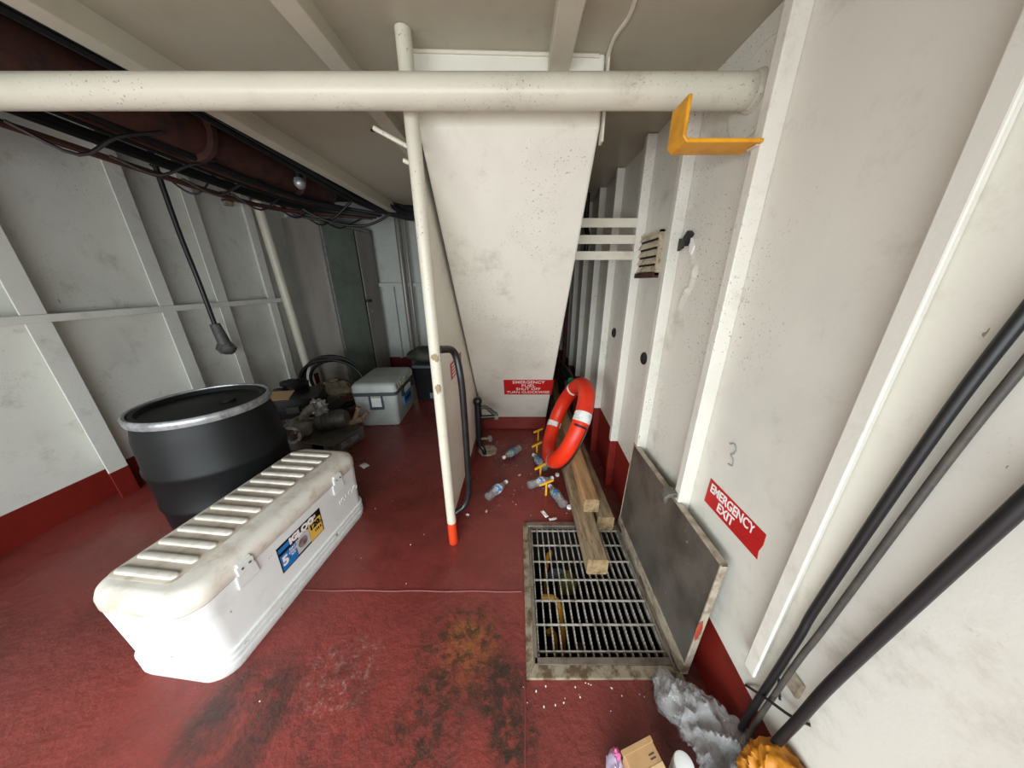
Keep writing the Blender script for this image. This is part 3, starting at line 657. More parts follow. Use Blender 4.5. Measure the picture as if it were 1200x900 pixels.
def scrap(u, v, sx, sy, lab, m, seed):
    p = P(u, v, Z=0); g = MB(); nx = 5
    vs = [((i/nx-.5)*sx, (j/nx-.5)*sy, 0.003+0.012*abs(noise.noise(Vector((i*.9, j*.9, seed))))) for i in range(nx+1) for j in range(nx+1)]
    fs = [(i*(nx+1)+j, (i+1)*(nx+1)+j, (i+1)*(nx+1)+j+1, i*(nx+1)+j+1) for i in range(nx) for j in range(nx)]
    g.add(vs, fs, True)
    o = g.build('paper_scrap', m, None); o.location = p; o.rotation_euler.z = seed
    so = o.modifiers.new('thick', 'SOLIDIFY'); so.thickness = 0.001
    return tag(o, lab, 'scrap', 'litter scraps on the deck')
scrap(427, 546, 0.05, 0.07, 'crumpled white paper scrap on deck beyond the white cooler', m_paper, 1.0)
scrap(638, 603, 0.06, 0.025, 'torn white scrap on deck near hatch, nearer the post', m_paper, 2.1)
scrap(648, 609, 0.05, 0.018, 'torn white scrap on deck at edge of hatch frame', m_paper, 0.3)
scrap(609, 557, 0.03, 0.018, 'small tan scrap on deck among the plastic bottles', m_cardl, 0.8)
scrap(548, 604, 0.02, 0.014, 'tiny white scrap on deck beside the post foot', m_paper, 2.5)
scrap(570, 600, 0.018, 0.014, 'tiny tan scrap on deck right of the post', m_cardl, 1.9)
chips = MB()
for i in range(90):
    if i < 45: x, y = random.uniform(-0.2, 0.33), random.uniform(1.42, 2.4)
    elif i < 70: x, y = random.uniform(0.02, 0.6), random.uniform(0.56, 0.64)
    else: x, y = random.uniform(-1.0, 0.0), random.uniform(0.5, 2.0)
    s_ = random.uniform(0.0012, 0.0032); chips.blob((x, y, s_*.4), (s_, s_*random.uniform(.6, 1.6), s_*.5), 0.3, 2, 6, seed=i)
tag(chips.build('debris', m_paper), 'tiny pale paint chips scattered over the red deck', 'debris', kind='stuff')

# ------------------------------------------------------------------ big white cooler
cx, cy, cr = -1.21, 1.085, -math.radians(5.9)
t = thing('large_cooler', 'long white ice chest with ribbed lid on the red deck', 'cooler', (cx, cy, 0), cr)
hx, hy = 0.185, 0.445
secs = [(0, hx+.0, hy-.01, .07), (0.012, hx+.006, hy, .08)]
for k in range(3):
    z = 0.03+0.028*k; secs += [(z, hx+.010, hy+.004, .08), (z+.014, hx+.010, hy+.004, .08), (z+.017, hx+.001, hy-.004, .075), (z+.025, hx+.001, hy-.004, .075)]
secs += [(0.118, hx+.0, hy-.004, .075), (0.34, hx+.008, hy+.004, .08), (0.360, hx+.008, hy+.004, .08)]
MB().loft(secs, 8).build('body', m_cooler, t)
MB().loft([(0.363, hx+.010, hy+.004, .085), (0.368, hx+.015, hy+.008, .09), (0.405, hx+.014, hy+.007, .09), (0.428, hx+.006, hy-.001, .085), (0.440, hx-.012, hy-.018, .07), (0.442, hx-.03, hy-.034, .06)], 8).build('lid', m_lid, t)
MB().loft([(0.4415, 0.134, hy-.05, .03, -0.042, 0), (0.4435, 0.131, hy-.053, .03, -0.042, 0)], 5).build('lid_panel', m_lidpanel, t)
rib0 = None
for k in range(13):
    y = -0.365+0.061*k
    if rib0 is None:
        rib0 = MB().loft([(0.443, .122, .015, .0148), (0.449, .119, .0125, .012), (0.4505, .116, .010, .010)], 4).build('lid_rib', m_lid, t); o = rib0
    else: o = rib0.copy(); C.objects.link(o); o.parent = t
    o.location = (-0.042, y, 0)
for y in (-0.262, 0.25):
    g = MB()
    g.prism([(hx+.008, y-.042, 0.305), (hx+.008, y+.042, 0.305), (hx+.008, y+.038, 0.367), (hx+.008, y-.038, 0.367)], (0.008, 0, 0))
    g.box((hx+.012, y-.032, 0.362), (hx+.022, y+.032, 0.400)); g.box((hx+.002, y-.026, 0.398), (hx+.022, y+.026, 0.412))
    la = g.build('latch', m_cooler, t, bevel=0.003)
    for dy in (-0.014, 0.014):
        MB().lathe([(0.0, 0), (0.005, 0), (0.004, 0.003), (0.0, 0.003)], 8, (hx+.022, y+dy, 0.383), (1, 0, 0)).build('screw', m_boxsteel, la)
# printed label on the front
fx = hx+.0060; ycl = -0.018; slant = 0.0045/0.2
lab = bpy.data.objects.new('label_sticker', None); C.objects.link(lab); lab.parent = t; lab.location = (fx, ycl, 0.248); lab.rotation_euler = (0, 0.038, 0)
def rect(y0, y1, z0, z1, m, lay, name): return MB().box((0.0002, y0*0.87, z0*0.9), (0.0008+0.0005*lay, y1*0.87, z1*0.9)).build(name, m, lab)
LW, LH = 0.142, 0.078
rect(-LW, LW, -LH, LH, m_blackp, 0, 'backing')
rect(-LW+.006, -LW+.098, -LH+.006, 0.022, m_bluep, 1, 'blue_block')
rect(-LW+.100, LW-.098, -LH+.012, 0.022, m_greyp, 1, 'grey_block')
rect(LW-.096, LW-.006, -LH+.004, 0.036, m_goldp, 1, 'yellow_block')
rect(-LW+.006, -LW+.072, 0.040, 0.066, m_bluep, 1, 'blue_strip')
def ltext(s_, size, m, y, z, bold=0.0, sx=1.0): return text(s_, size*0.86, m, lab, (0.0028, y*0.87, z*0.9), (0, 1, 0), (0, 0, 1), bold=bold, sx=sx, ext=0.0003)
ltext('IGLOO', 0.050, m_signwhite, 0.008, 0.052, 0.003, 1.05)
ltext('MARINE', 0.016, m_signwhite, 0.005, 0.030, 0.0004)
ltext('5', 0.074, m_signwhite, -0.114, -0.020, 0.003, 0.95)
ltext('DAY\nCOLD\nICE', 0.018, m_signwhite, -0.066, -0.006, 0.0003)
ltext('120', 0.046, m_blackp, 0.086, 0.010, 0.0024, 1.05)
ltext('113 L', 0.022, m_blackp, 0.104, -0.030, 0.001)
ltext('QT', 0.016, m_blackp, 0.126, -0.002, 0.0004)
MB().lathe([(0.0, 0), (0.026, 0), (0.026, 0.001), (0.0, 0.001)], 20, (0.0015, -0.002, -0.016), (1, 0, 0)).build('round_mark', m_drumring, lab)
MB().box((0.0025, -0.003, -0.03), (0.003, 0.004, -0.008)).build('round_mark_needle', m_redp, lab)
rect(LW-.10, LW-.035, 0.048, 0.066, m_greyp, 1, 'small_strip')
text('IGLOO', 0.046, m_cooler, t, (hx+.0058, 0.315, 0.225), (0, 1, 0), (0.03, 0, 1), name='embossed_lettering', bold=0.0, ext=0.0012, sx=1.1)

# ------------------------------------------------------------------ drum
t = thing('drum', 'black plastic drum with pale clamp ring behind the white cooler', 'drum', (-1.716, 1.456, 0))
MB().lathe([(0.0, 0.0), (0.27, 0.0), (0.285, 0.02), (0.292, 0.2), (0.292, 0.26), (0.298, 0.27), (0.298, 0.29), (0.292, 0.30), (0.295, 0.46), (0.301, 0.475), (0.301, 0.495), (0.294, 0.51), (0.288, 0.66), (0.274, 0.72), (0.270, 0.75)], 48).build('body', m_drum, t)
MB().lathe([(0.272, 0.745), (0.283, 0.75), (0.286, 0.765), (0.286, 0.782), (0.278, 0.79), (0.268, 0.788), (0.266, 0.775)], 48).build('clamp_ring', m_drumring, t)
MB().lathe([(0.267, 0.772), (0.262, 0.783), (0.245, 0.783), (0.235, 0.765), (0.20, 0.760), (0.12, 0.766), (0.0, 0.768)], 48).build('lid', m_drum, t)
MB().lathe([(0.0, 0), (0.035, 0), (0.035, 0.014), (0.0, 0.014)], 20, (0.08, 0.05, 0.762)).build('bung', m_drum, t)

# ------------------------------------------------------------------ grey cooler, dark crate, bag
t = thing('grey_cooler', 'pale grey cooler with dark band and torn lid edge beside locker', 'cooler', (-1.435, 2.96, 0), math.radians(4))
MB().loft([(0, .19, .29, .03), (0.01, .198, .30, .035), (0.33, .212, .315, .04)], 6).build('body', m_cool2, t)
MB().loft([(0.332, .216, .32, .04), (0.368, .217, .321, .04)], 6).build('band', m_slate, t)
MB().loft([(0.370, .216, .32, .04), (0.43, .214, .318, .04), (0.452, .20, .30, .05), (0.46, .17, .27, .05)], 6).build('lid', m_cool2, t)
for k in range(9):
    MB().blob((0.212-0.004*random.random(), -0.28+0.066*k, 0.40+0.012*random.random()), (0.014, 0.024, 0.034), 0.5, 3, 10, seed=k).build('torn_edge', m_foam, t)
hd = MB().box((-0.055, -0.328, 0.20), (-0.037, -0.306, 0.335)).box((0.062, -0.328, 0.20), (0.080, -0.306, 0.335)).box((-0.055, -0.330, 0.19), (0.080, -0.306, 0.215)); hd.build('end_handle', m_slate, t, bevel=0.003)
MB().box((-0.037, -0.314, 0.215), (0.062, -0.300, 0.325)).build('handle_recess', m_cooler, t)
MB().box((0.205, -0.10, 0.14), (0.216, 0.14, 0.25)).build('side_sticker', m_bluep, t)
text('ICE BOX' if False else '', 0.05, m_signwhite, t, (0.217, 0.02, 0.2), (0, 1, 0), (0, 0, 1)) if False else None
MB().box((0.2165, -0.08, 0.175), (0.2175, 0.12, 0.215)).build('sticker_band', m_blackp, t)
MB().box((0.2100, -0.16, 0.26), (0.232, -0.12, 0.375)).build('latch', m_black, t, bevel=0.004)
MB().box((0.2100, 0.17, 0.26), (0.232, 0.21, 0.375)).build('latch', m_black, t, bevel=0.004)
MB().box((0.208, -0.10, 0.27), (0.222, 0.15, 0.32)).build('side_grip', m_cooler, t, bevel=0.006)
t = thing('dark_crate', 'black plastic crate behind the grey cooler under a bag', 'crate', (-1.02, 3.55, 0))
MB().loft([(0, .23, .2, .02), (0.40, .25, .22, .03), (0.42, .26, .23, .03)], 4).build('body', m_crate, t)
MB().box((-0.06, -0.224, 0.03), (0.03, -0.205, 0.10)).build('tag', m_bluegrey, t)
MB().loft([(0.422, .262, .232, .03), (0.45, .25, .22, .03)], 4).build('lid', m_slate, t)
t = thing('dark_bag', 'dark olive bag slumped on top of the black crate', 'bag', (-1.13, 3.55, 0.452))
b = MB().blob((0, 0, 0.085), (0.24, 0.16, 0.10), 0.25, 1.8, 22, seed=3, flat=0.0); b.build('body', m_darkbag, t)
MB().blob((0.21, -0.06, 0.10), (0.05, 0.05, 0.07), 0.3, 3, 12, seed=2).build('yellow_pouch', m_yellow, t)
t = thing('spray_can', 'pale can standing beside the dark bag on crate', 'can', (-0.85, 3.42, 0.452))
MB().lathe([(0, 0), (0.03, 0), (0.03, 0.13), (0.02, 0.15), (0, 0.15)], 16).build('can_body', m_cool2, t)
MB().lathe([(0, 0.15), (0.018, 0.15), (0.018, 0.185), (0, 0.185)], 12).build('cap', m_blackm, t)

# ------------------------------------------------------------------ locker
lr = math.radians(-9)
t = thing('locker', 'tall grey steel double door locker against the back wall', 'locker', (-2.264, 3.69, 0), lr)
LWX, LD, LHt = 0.46, 0.98, 2.09       # local: front edge at origin, doors on the +x face along +y
MB().box((-LWX, 0, 0.03), (-0.022, LD, LHt)).box((-LWX+.02, 0.02, 0.0), (-0.04, LD-.02, 0.03)).build('body', m_locker, t, bevel=0.004)
MB().box((-0.024, 0, 0.03), (0, 0.035, LHt)).box((-0.024, LD-.03, 0.03), (0, LD, LHt)).box((-0.024, 0, LHt-.04), (0, LD, LHt)).box((-0.024, 0, 0.03), (0, LD, 0.10)).build('door_frame', m_locker, t, bevel=0.002)
MB().box((-0.018, 0.045, 0.105), (0.004, 0.585, LHt-.045)).build('door', m_lockdoor, t, bevel=0.003)
d2 = MB().box((-0.018, 0.625, 0.105), (0.006, LD-.035, LHt-.045)).build('door', m_locker, t, bevel=0.003)
MB().box((-0.0175, 0.585, 0.105), (-0.012, 0.625, LHt-.045)).build('door_gap', m_dark, t)
MB().box((0.006, 0.60, 1.12), (0.035, 0.71, 1.16)).build('handle', m_blackm, d2, bevel=0.004)
MB().lathe([(0, 0), (0.025, 0), (0.025, 0.012), (0.012, 0.016), (0, 0.016)], 16, (0.006, 0.70, 0.99), (1, 0, 0)).build('lock', m_drumring, d2)
MB().box((-LWX-.001, -0.002, 0.03), (-0.0, 0.0005, 0.05)).build('bottom_strip', m_drumring, t)
MB().box((-0.004, -0.003, 0.05), (0.004, 0.002, LHt-.01)).box((-0.002, 0.034, 0.08), (0.006, 0.042, LHt-.03)).build('edge_strip', m_drumring, t)

# ------------------------------------------------------------------ left wall pipe and hangings
t = thing('wall_pipe', 'white vertical pipe on the left wall beside grey locker', 'pipe', (-2.64, 3.48, 0))
pa, pb = P(369, 460, X=-2.62), P(301, 236, X=-2.62); po = Vector((-2.64, 3.48, 0)); pf = pa.lerp(pb, -pa.z/(pb.z-pa.z))
MB().tube([pf-po, pb-po], 0.042, 16).build('pipe', m_pipe, t)
MB().tube([pb-po, pb-po+Vector((0, -0.03, 2.47-pb.z))], 0.045, 16).build('upper_wrap', m_wrap, t)
for i in range(5):
    MB().lathe([(0.043, 0), (0.053, 0.005), (0.053, 0.015), (0.043, 0.02)], 14, pb-po+Vector((0, -.004*i, 0.01+0.055*i)), (0, -.09, 1)).build('wire_wrap', m_rust, t)
t = thing('wall_pipe', 'wire wrapped brown pipe dropping from ceiling at left wall', 'pipe', (-2.66, 3.06, 2.06))
MB().tube([(0, 0.0, 0), (0, -0.01, 0.41)], 0.035, 14).build('pipe', m_wrap, t)
for i in range(6):
    MB().lathe([(0.034, 0), (0.043, 0.005), (0.043, 0.014), (0.034, 0.02)], 14, (0, 0, 0.03+0.06*i)).build('wire_wrap', m_rust, t)
t = thing('rigging_block', 'dirty grey rigging block hanging on black rope at left wall', 'block', (-2.56, 2.50, 0.80))
MB().blob((0, 0, 0.05), (0.07, 0.06, 0.06), 0.25, 2.5, 16, seed=4).build('lower_block', m_greyfend, t)
MB().tube([(0, 0, 0.08), (-0.02, -0.01, 0.26)], [0.045, 0.035], 10).build('shackle', m_greyfend, t)
MB().tube(spline([(-0.02, -0.01, 0.24), (-0.01, -0.03, 0.6), (-0.03, -0.03, 1.0), (-0.02, -.04, 1.67)], 5), 0.016, 8).build('rope', m_black, t)
t = thing('conduit', 'grey vertical conduit on back wall behind the white post', 'pipe', (-1.70, 4.60, 0))
MB().tube([(0, 0, 0), (0, 0, 2.44)], 0.035, 12).build('pipe', m_locker, t)
MB().tube([(0.09, 0.02, 0), (0.09, 0.02, 2.44)], 0.022, 12).build('pipe', m_locker, t)

# ------------------------------------------------------------------ overhead cables and pipes in the dark bay
t = thing('cable_bundle', 'thick bundle of black cables slung under the dark ceiling recess', 'cables', (-1.45, 2.0, 2.2))
for k in range(14):
    ox, oz = random.uniform(-0.16, 0.12), random.uniform(-0.05, 0.09)
    pts = [(-0.15+ox, -1.5, 0.10+oz), (-0.05+ox, -0.4, 0.06+oz), (0.02+ox, 0.5, 0.02+oz+random.uniform(-.03, .03)), (0.12+ox, 1.12, -0.08+oz*.8), (0.42+ox*.5, 1.38+ox*.4, -0.17+oz*.8), (0.80, 1.40+ox*.4, -0.165+oz*.8), (1.0, 1.42+ox*.4, -0.16+oz*.8)]
    MB().tube(spline(pts, 5), random.uniform(0.014, 0.024), 7).build('cable', m_black, t)
t = thing('cable_bundle', 'black cables strung along the left wall under rusty pipe', 'cables', (-2.2, 2.0, 2.04))
for k in range(8):
    ox, oz = random.uniform(-0.3, 0.35), random.uniform(-0.05, 0.04)
    pts = [(ox, -1.4, 0.1+oz), (ox, 0, 0.04+oz), (0.1+ox, 0.8, oz), (0.3+ox*.6, 1.25, 0.02+oz), (0.72+ox*.3, 1.42, oz*.5)]
    MB().tube(spline(pts, 5), random.uniform(0.012, 0.022), 7).build('cable', m_black if k % 3 else m_rust, t)
for k in range(9):
    y = -1.2+0.36*k; x = random.uniform(-0.02, 0.06)
    MB().prism([(x-.03, y, 0.05), (x+.03, y, 0.05), (x+.02, y, 0.30), (x-.02, y, 0.36)], (0, 0.012, 0)).build('hanger', m_rust if k % 2 else m_greyfend, t)
    MB().tube(spline([(x, y, 0.0), (x+.1, y+.12, -0.05-.04*random.random()), (x+.22, y+.2, 0.02), (x+.3, y+.35, 0.1)], 4), 0.008, 6).build('loose_wire', m_black, t)
t = thing('rusty_pipe', 'fat rust brown pipe under the dark ceiling recess', 'pipe', (-1.95, 1.0, 2.24))
MB().tube([(0, -1.4, 0), (0, 2.4, 0)], 0.12, 18).build('pipe', m_rust, t)
for y in (0.2, 1.1, 1.9):
    MB().lathe([(0.12, 0), (0.155, 0), (0.155, 0.03), (0.12, 0.03)], 18, (0, y, 0), (0, 1, 0)).build('flange', m_rust, t)
t = thing('rusty_pipe', 'rust brown pipe beside left wall under ceiling recess', 'pipe', (-2.40, 1.0, 2.31))
MB().tube([(0, -1.4, 0), (0, 2.6, 0)], 0.07, 14).build('pipe', m_rust, t)
MB().box((0.03, 1.55, -0.13), (0.17, 1.68, -0.01)).build('junction_box', m_lockdoor, t, bevel=0.006)
t = thing('bulkhead_lamp', 'small round unlit lamp under the dark ceiling recess', 'lamp', (-1.68, 2.62, 2.12))
MB().blob((0, 0, 0), (0.04, 0.04, 0.045), 0.0, 1, 16).build('globe', m_drumring, t)
MB().lathe([(0, 0.03), (0.03, 0.03), (0.03, 0.10), (0, 0.10)], 12).build('base', m_blackm, t)
for k, (pts, lab) in enumerate(([[(-2.3, 3.0, 2.25), (-2.15, 3.1, 2.03), (-1.85, 3.2, 1.97), (-1.6, 3.2, 2.12)], 'black cable drooping in a short loop above the grey locker'],
                                [[(-2.2, 2.9, 2.25), (-1.9, 3.1, 1.98), (-1.5, 3.2, 1.92), (-1.15, 3.3, 2.10)], 'black cable drooping in a long loop above the grey locker'],
                                [[(-2.66, 2.5, 2.2), (-2.5, 2.6, 2.04), (-2.35, 2.7, 2.24)], 'thin black cable loop beside the wire wrapped pipe'])):
    o = MB().tube(spline(pts, 8), 0.012 if k < 2 else 0.007, 8).build('drooping_cable', m_black); tag(o, lab, 'cable', 'drooping cables')

# ------------------------------------------------------------------ pile of machinery behind the drum
t = thing('steel_box', 'flat grey steel box lying on deck under the machinery', 'box', (-1.82, 2.34, 0), math.radians(-14))
MB().box((-0.33, -0.18, 0), (0.33, 0.18, 0.012)).box((-0.33, -0.18, 0), (-.32, 0.18, 0.10)).box((0.32, -0.18, 0), (.33, 0.18, 0.10)).box((-0.33, 0.17, 0), (.33, 0.18, 0.10)).box((-0.33, -0.18, 0), (.12, -0.17, 0.10)).box((0.24, -0.18, 0), (.33, -0.17, 0.10)).box((0.12, -0.18, 0), (.24, -0.17, 0.03)).build('tray', m_boxsteel, t, bevel=0.003)
MB().box((-0.335, -0.185, 0.10), (0.335, 0.185, 0.115)).build('lid', m_boxsteel, t, bevel=0.004)
MB().box((0.335, -0.10, 0.03), (0.34, 0.10, 0.085)).build('end_panel', m_drumring, t)
t = thing('water_pump', 'dirty grey cast pump body lying on the steel box', 'pump', (-1.90, 2.24, 0.117))
MB().blob((0, 0, 0.09), (0.10, 0.09, 0.09), 0.35, 2.0, 22, seed=6, flat=0.0).build('casting', m_pump, t)
MB().lathe([(0.05, 0), (0.075, 0.0), (0.075, 0.03), (0.05, 0.03), (0.045, 0.0)], 18, (0.02, -0.09, 0.07), (0.1, -1, 0.15)).build('flange', m_drumring, t)
for k in range(4):
    a = PI/2*k+.6; MB().lathe([(0, 0), (0.012, 0), (0.012, 0.016), (0, 0.016)], 6, (0.02+0.062*math.cos(a), -0.118, 0.07+0.062*math.sin(a)), (0.1, -1, .15), smooth=False).build('bolt', m_steel, t)
MB().blob((0.06, -0.10, 0.06), (0.012, 0.012, 0.012), 0, 1, 10).build('red_plug', mat('red_plug', srgb(200, 80, 70), .5), t)
MB().tube(spline([(0.02, 0.03, 0.14), (0.07, 0.06, 0.22), (0.13, 0.08, 0.25)], 5), 0.035, 12).build('neck', m_pump, t)
t = thing('electric_motor', 'dark cylindrical motor lying on the steel box beside pump', 'motor', (-1.695, 2.375, 0.207))
MB().lathe([(0, -0.13), (0.05, -0.13), (0.08, -0.11), (0.083, -0.08), (0.083, 0.10), (0.065, 0.13), (0, 0.13)], 24, (0, 0, 0), (1, 0.25, 0.12)).build('housing', m_motor, t)
for k in range(5):
    MB().lathe([(0.082, 0), (0.09, 0), (0.09, 0.008), (0.082, 0.008)], 24, Vector((1, .25, .12)).normalized()*(-0.06+0.035*k), (1, 0.25, 0.12)).build('cooling_rib', m_motor, t)
t = thing('pipe_fitting', 'tan branched pipe fitting resting on end of the steel box', 'fitting', (-1.53, 2.44, 0.117))
MB().tube([(-0.04, 0, 0.03), (0.09, 0, 0.07)], 0.03, 12).build('run', m_bronze, t)
MB().tube([(0.0, 0, 0.05), (0.05, 0.03, 0.17)], 0.022, 12).build('branch', m_bronze, t)
MB().tube([(0.06, 0, 0.06), (0.13, 0.02, 0.13)], 0.018, 12).build('branch', m_bronze, t)
MB().lathe([(0, 0), (0.03, 0), (0.03, 0.02), (0, 0.02)], 6, (0.045, 0.027, 0.16), (0.05, .03, .12), smooth=False).build('nut', m_bronze, t)
t = thing('tool_case', 'glossy black tool case tilted on the machinery behind drum', 'case', (-2.06, 2.50, 0.33), 0.35, rot=(0.12, 0.05, 0.35))
MB().loft([(-0.10, .20, .13, .03), (0, .21, .14, .035), (0.10, .20, .13, .03)], 4).build('shell', m_blackm, t)
MB().box((-0.215, -0.145, -0.006), (0.215, 0.145, 0.006)).build('seam', m_crate, t, bevel=0.003)
MB().box((-0.05, -0.16, -0.03), (0.05, -0.13, 0.03)).build('clasp', m_motor, t, bevel=0.004)
MB().box((-0.19, -0.13, 0.10), (-0.02, 0.05, 0.104)).build('wood_scrap', m_cardl, t)
t = thing('engine_block', 'dark engine block on deck under the black tool case', 'engine', (-2.12, 2.78, 0))
MB().loft([(0, .2, .2, .04), (0.14, .22, .2, .04), (0.21, .18, .16, .05)], 4).build('block', m_motor, t, bevel=0.004)
MB().tube([(0.15, -0.1, 0.1), (0.27, -0.12, 0.1)], 0.05, 12).build('pulley', m_pump, t)
t = tag(MB().blob((0, 0, 0), (0.16, 0.11, 0.08), 0.45, 2.2, 22, True, seed=9).build('cloth_bundle', m_cloth), 'crumpled brown cloth bundle on top of the machinery', 'cloth'); t.location = (-1.90, 2.82, 0.36)
t = tag(MB().blob((0, 0, 0), (0.07, 0.05, 0.07), 0.6, 3.0, 20, True, seed=5).build('foil_wad', m_foil), 'crumpled silver foil wad beside the dark motor', 'foil'); t.location = (-1.78, 2.36, 0.335)
t = tag(MB().blob((0, 0, 0), (0.12, 0.08, 0.05), 0.35, 2.4, 18, seed=15).build('rubber_lump', m_black), 'black rubber lump on top of the tool case', 'rubber'); t.location = (-2.12, 2.60, 0.475)
t = tag(MB().loft([(0, .03, .03, .01), (0.1, .035, .035, .012), (0.12, .02, .02, .01)], 3).build('white_tub', m_cooler), 'small white tub on the machinery before the left wall', 'tub'); t.location = (-2.16, 2.88, 0.212)
t = thing('hose_coil', 'black hose coil standing on edge behind the machinery', 'hose', (-2.06, 3.08, 0.33))
for k, (rx, rz, dy) in enumerate(((0.33, 0.30, 0.0), (0.30, 0.26, 0.05), (0.35, 0.28, -0.04))):
    MB().tube([(rx*math.cos(2*PI*i/36), dy+0.02*math.sin(2*PI*i/36*2), max(-0.312, rz*math.sin(2*PI*i/36)+(rz-0.30)*.5)) for i in range(36)], 0.018, 8, closed=True).build('loop', m_black, t)

# ------------------------------------------------------------------ right passage: rail, vent, tape, post
t = thing('slat_rail', 'rail of three white flat bars between casing and right wall', 'rail', (XB, 1.735, 1.5))
for z in (0.035, 0.115, 0.195):
    MB().box((0, -0.004, z-.022), (XR-DPT-XB+.002, 0.004, z+.022)).build('flat_bar', m_pipe, t, bevel=0.002)
t = thing('louvre_vent', 'small slatted louvre vent set in the right wall', 'vent', (XR, 1.66, 1.53))
vy, vz = 0.155, 0.100
MB().box((-0.02, -vy, -vz), (0, -vy+.012, vz)).box((-0.02, vy-.012, -vz), (0, vy, vz)).box((-0.02, -vy, vz-.01), (0, vy, vz)).build('frame', m_brass, t)
MB().box((-0.012, -vy+.012, -vz), (-0.001, vy-.012, vz-.01)).build('backing', m_dark, t)
MB().box((-0.03, -vy, -vz-.012), (0, vy, -vz+.012)).build('sill', m_rust, t)
for k in range(5):
    z = -vz+0.030+0.038*k
    M = Matrix.Translation((-0.014, 0, z)) @ Matrix.Rotation(0.45, 4, 'Y')
    MB().box((-0.005, -vy+.012, -0.016), (0.003, vy-.012, 0.016), M).build('slat', m_brass, t, bevel=0.003)
t = thing('tape_scrap', 'black tape scraps stuck on the right wall beside vent', 'tape', (XR, 1.29, 1.535))
MB().prism([(-0.001, 0.065, 0.01), (-0.001, 0.05, 0.035), (-0.001, 0.01, 0.028), (-0.001, 0.02, -0.005), (-0.001, 0.055, -0.015)], (-0.012, 0, 0)).build('patch', m_black, t, bevel=0.002)
MB().prism([(-0.001, 0.006, 0.035), (-0.001, -0.02, 0.055), (-0.001, -0.04, 0.04), (-0.001, -0.01, 0.0), (-0.001, 0.004, 0.0)], (-0.02, 0, 0)).build('patch', m_black, t, bevel=0.002)
MB().prism([(-0.001, -0.028, 0.03), (-0.001, -0.06, -0.005), (-0.001, -0.05, -0.035), (-0.001, -0.03, -0.02)], (-0.006, 0, 0)).build('torn_paper', m_paper, t)
t = tag(MB().tube([(0.56, 3.35, 0.1), (0.56, 3.35, 2.0)], 0.024, 10).build('rust_post', m_rust), 'thin rust red pipe standing in passage behind casing', 'pipe')
t = tag(MB().tube(spline([(0.44, 3.8, 0.0), (0.45, 3.75, 0.5), (0.48, 3.65, 1.1), (0.49, 3.5, 1.9), (0.5, 3.5, 2.1)], 6), 0.012, 8).build('hanging_cable', m_black), 'black cable hanging in the passage behind the casing', 'cable')
t = tag(MB().tube(spline([(0.33, 2.45, 0.008), (0.325, 2.6, 0.20), (0.36, 2.9, 0.12), (0.32, 3.0, 0.9)], 6), 0.008, 8).build('thin_hose', m_black), 'thin black hose looped beside foot of the casing', 'hose')
t = tag(MB().tube(spline([(0.58, 2.75, 2.083), (0.585, 2.75, 1.85), (0.60, 2.72, 1.75), (0.59, 2.75, 1.60)], 6), 0.02, 8).build('black_strap', m_black), 'short black strap hanging behind the slat rail', 'strap')

# ------------------------------------------------------------------ near right corner: cables, bag, box, roll, jacket
cg = 'black cables on the right wall'
for k, (pts, r_, lab) in enumerate((
    ([Vector((.672, 0.02, 2.06)), P(1230, 330, X=.672), P(1100, 500, X=.672), P(960, 706, X=.672), P(937, 745, X=.665), P(905, 795, X=.66), P(868, 855, X=.655), P(850, 905, X=.64)], 0.0085, 'thick black cable running down the right wall, uppermost'),
    ([Vector((.676, 0.05, 2.06)), P(1230, 390, X=.676), P(1110, 540, X=.676), P(966, 735, X=.672), P(940, 768, X=.668), P(912, 808, X=.662), P(880, 858, X=.655), P(868, 905, X=.63)], 0.006, 'grey black cable running just below the uppermost wall cable'),
    ([Vector((.672, -0.12, 2.06)), P(1230, 560, X=.672), P(1090, 690, X=.67), P(975, 800, X=.665), P(937, 842, X=.66), P(912, 868, X=.652), P(890, 893, X=.64), P(880, 930, X=.62)], 0.010, 'lowest thick black cable on the right wall above orange jacket'))):
    o = MB().tube([pts[0], pts[0].lerp(pts[1], .9)]+spline(pts[1:], 6), r_, 10).build('wall_cable', m_black if k != 1 else m_motor); tag(o, lab, 'cable', cg)
o = MB().tube(spline([P(874, 803, X=.686), P(900, 820, X=.648), P(925, 838, X=.66), P(950, 850, X=.686)], 6), 0.0035, 6).build('cable_tie', m_black); tag(o, 'thin black tie holding the cables on the right wall', 'cable tie')

def crumple(pts, rad, m, name, seed, nseg=26, ncirc=26, amp=0.4):
    sp = spline(pts, nseg//(len(pts)-1)); n_ = len(sp); vs = []; fs = []
    for i, p in enumerate(sp):
        tt = i/(n_-1); x, y, _ = frame_from(sp[min(i+1, n_-1)]-sp[max(i-1, 0)])
        j = tt*(len(rad)-1); a = int(min(j, len(rad)-2)); rr = rad[a]+(rad[a+1]-rad[a])*(j-a)
        for k in range(ncirc):
            an = 2*PI*k/ncirc; d = x*math.cos(an)+y*math.sin(an)
            q = Vector((math.cos(an)*1.6, math.sin(an)*1.6, tt*6+seed))
            h = 0.5-1.7*abs(noise.noise(q*1.1))+0.45*(0.3-abs(noise.noise(q*2.6)))
            pp = p+d*rr*(1+amp*h); pp.z = max(pp.z, 0.003); vs.append(pp)
    for i in range(n_-1):
        for k in range(ncirc): fs.append((i*ncirc+k, i*ncirc+(k+1)%ncirc, (i+1)*ncirc+(k+1)%ncirc, (i+1)*ncirc+k))
    return MB().add(vs, fs, True).build(name, m)
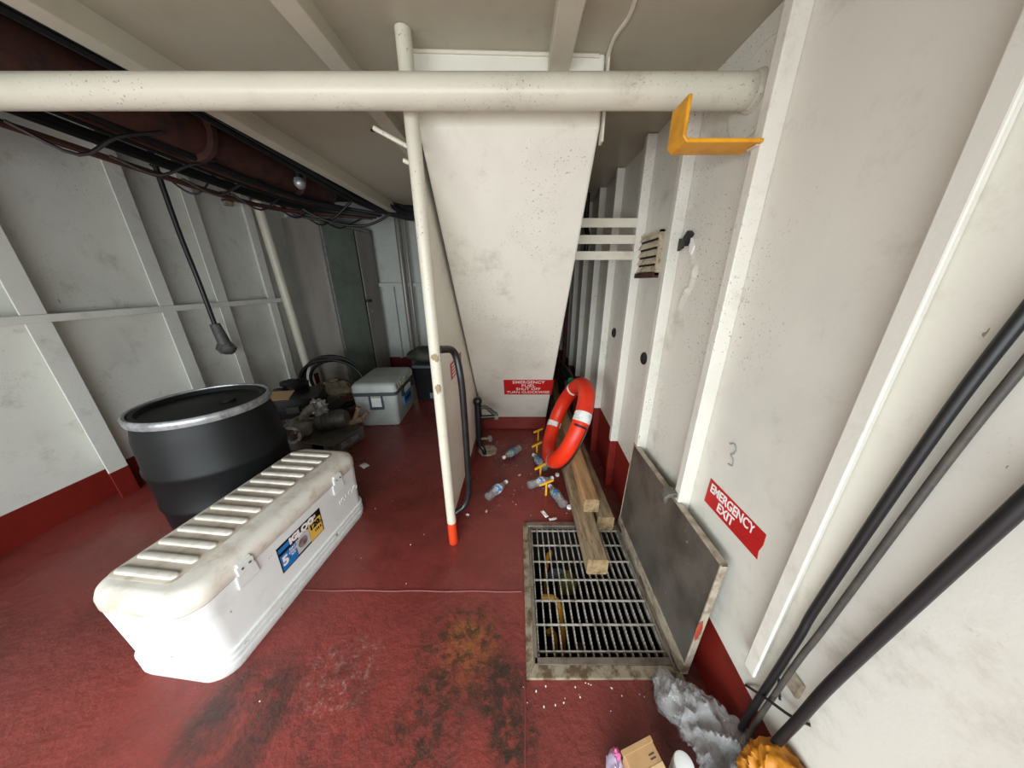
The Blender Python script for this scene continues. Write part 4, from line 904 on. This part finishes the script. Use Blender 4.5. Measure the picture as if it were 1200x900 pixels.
o = crumple([P(775, 782, Z=.03), P(785, 815, Z=.05), P(812, 838, Z=.07), P(842, 868, Z=.10), P(868, 915, Z=.10)], [0.012, 0.052, 0.06, 0.07, 0.085], m_film, 'plastic_bag', 2.0, 60, 48, 0.5)
tag(o, 'crumpled clear plastic bag lying on deck by hatch corner', 'plastic bag')
t = thing('cardboard_box', 'brown cardboard box lying open on the deck beside white roll', 'box', (0.362, 0.392, 0), 0.30)
MB().box((-0.048, -0.09, 0), (0.048, 0.045, 0.135)).build('carton', m_card, t, bevel=0.002)
MB().box((-0.052, 0.040, 0.131), (0.048, 0.052, 0.138), Matrix.Rotation(0.0, 4, 'X')).build('flap_edge', m_card, t)
MB().box((-0.005, -0.09, 0.135), (0.047, 0.002, 0.1358)).build('shipping_label', m_cardl, t)
MB().box((0.018, 0.012, 0.135), (0.036, 0.015, 0.1356)).build('print_line', m_motor, t)
MB().box((0.018, 0.020, 0.135), (0.036, 0.023, 0.1356)).build('print_line', m_motor, t)
MB().box((-0.0495, -0.08, 0.02), (-0.047, 0.01, 0.10)).build('open_side', m_dark, t)
t = thing('paper_roll', 'white paper roll standing between cardboard box and plastic bag', 'roll', (0.476, 0.412, 0))
MB().lathe([(0.0, 0.107), (0.02, 0.107), (0.026, 0.105), (0.028, 0.10), (0.028, 0.0), (0.0, 0.0)], 24).build('roll_body', m_paper, t)
t = thing('rag', 'lilac and pink rag beside the cardboard box', 'rag', (0.285, 0.40, 0))
MB().blob((0, 0, 0.05), (0.025, 0.05, 0.055), 0.4, 2.5, 18, True, seed=3, flat=0.0).build('lilac_cloth', m_rag, t)
MB().blob((0.006, 0.03, 0.085), (0.014, 0.02, 0.02), 0.4, 3, 12, True, seed=8).build('pink_patch', m_pink, t)
o = crumple([Vector((0.585, 0.375, 0.20)), Vector((0.615, 0.36, 0.235)), Vector((0.645, 0.345, 0.27)), Vector((0.66, 0.30, 0.30))], [0.015, 0.042, 0.05, 0.03], m_oilskin, 'oilskin_jacket', 5.0, 40, 36, 0.35)
tag(o, 'crumpled orange yellow oilskin jacket in corner by right wall', 'jacket')
t = tag(MB().loft([(0, .075, .07, .01), (0.19, .08, .075, .01)], 3).build('black_bin', m_crate), 'black bin under the orange jacket by the right wall', 'bin'); t.location = (0.595, 0.30, 0)
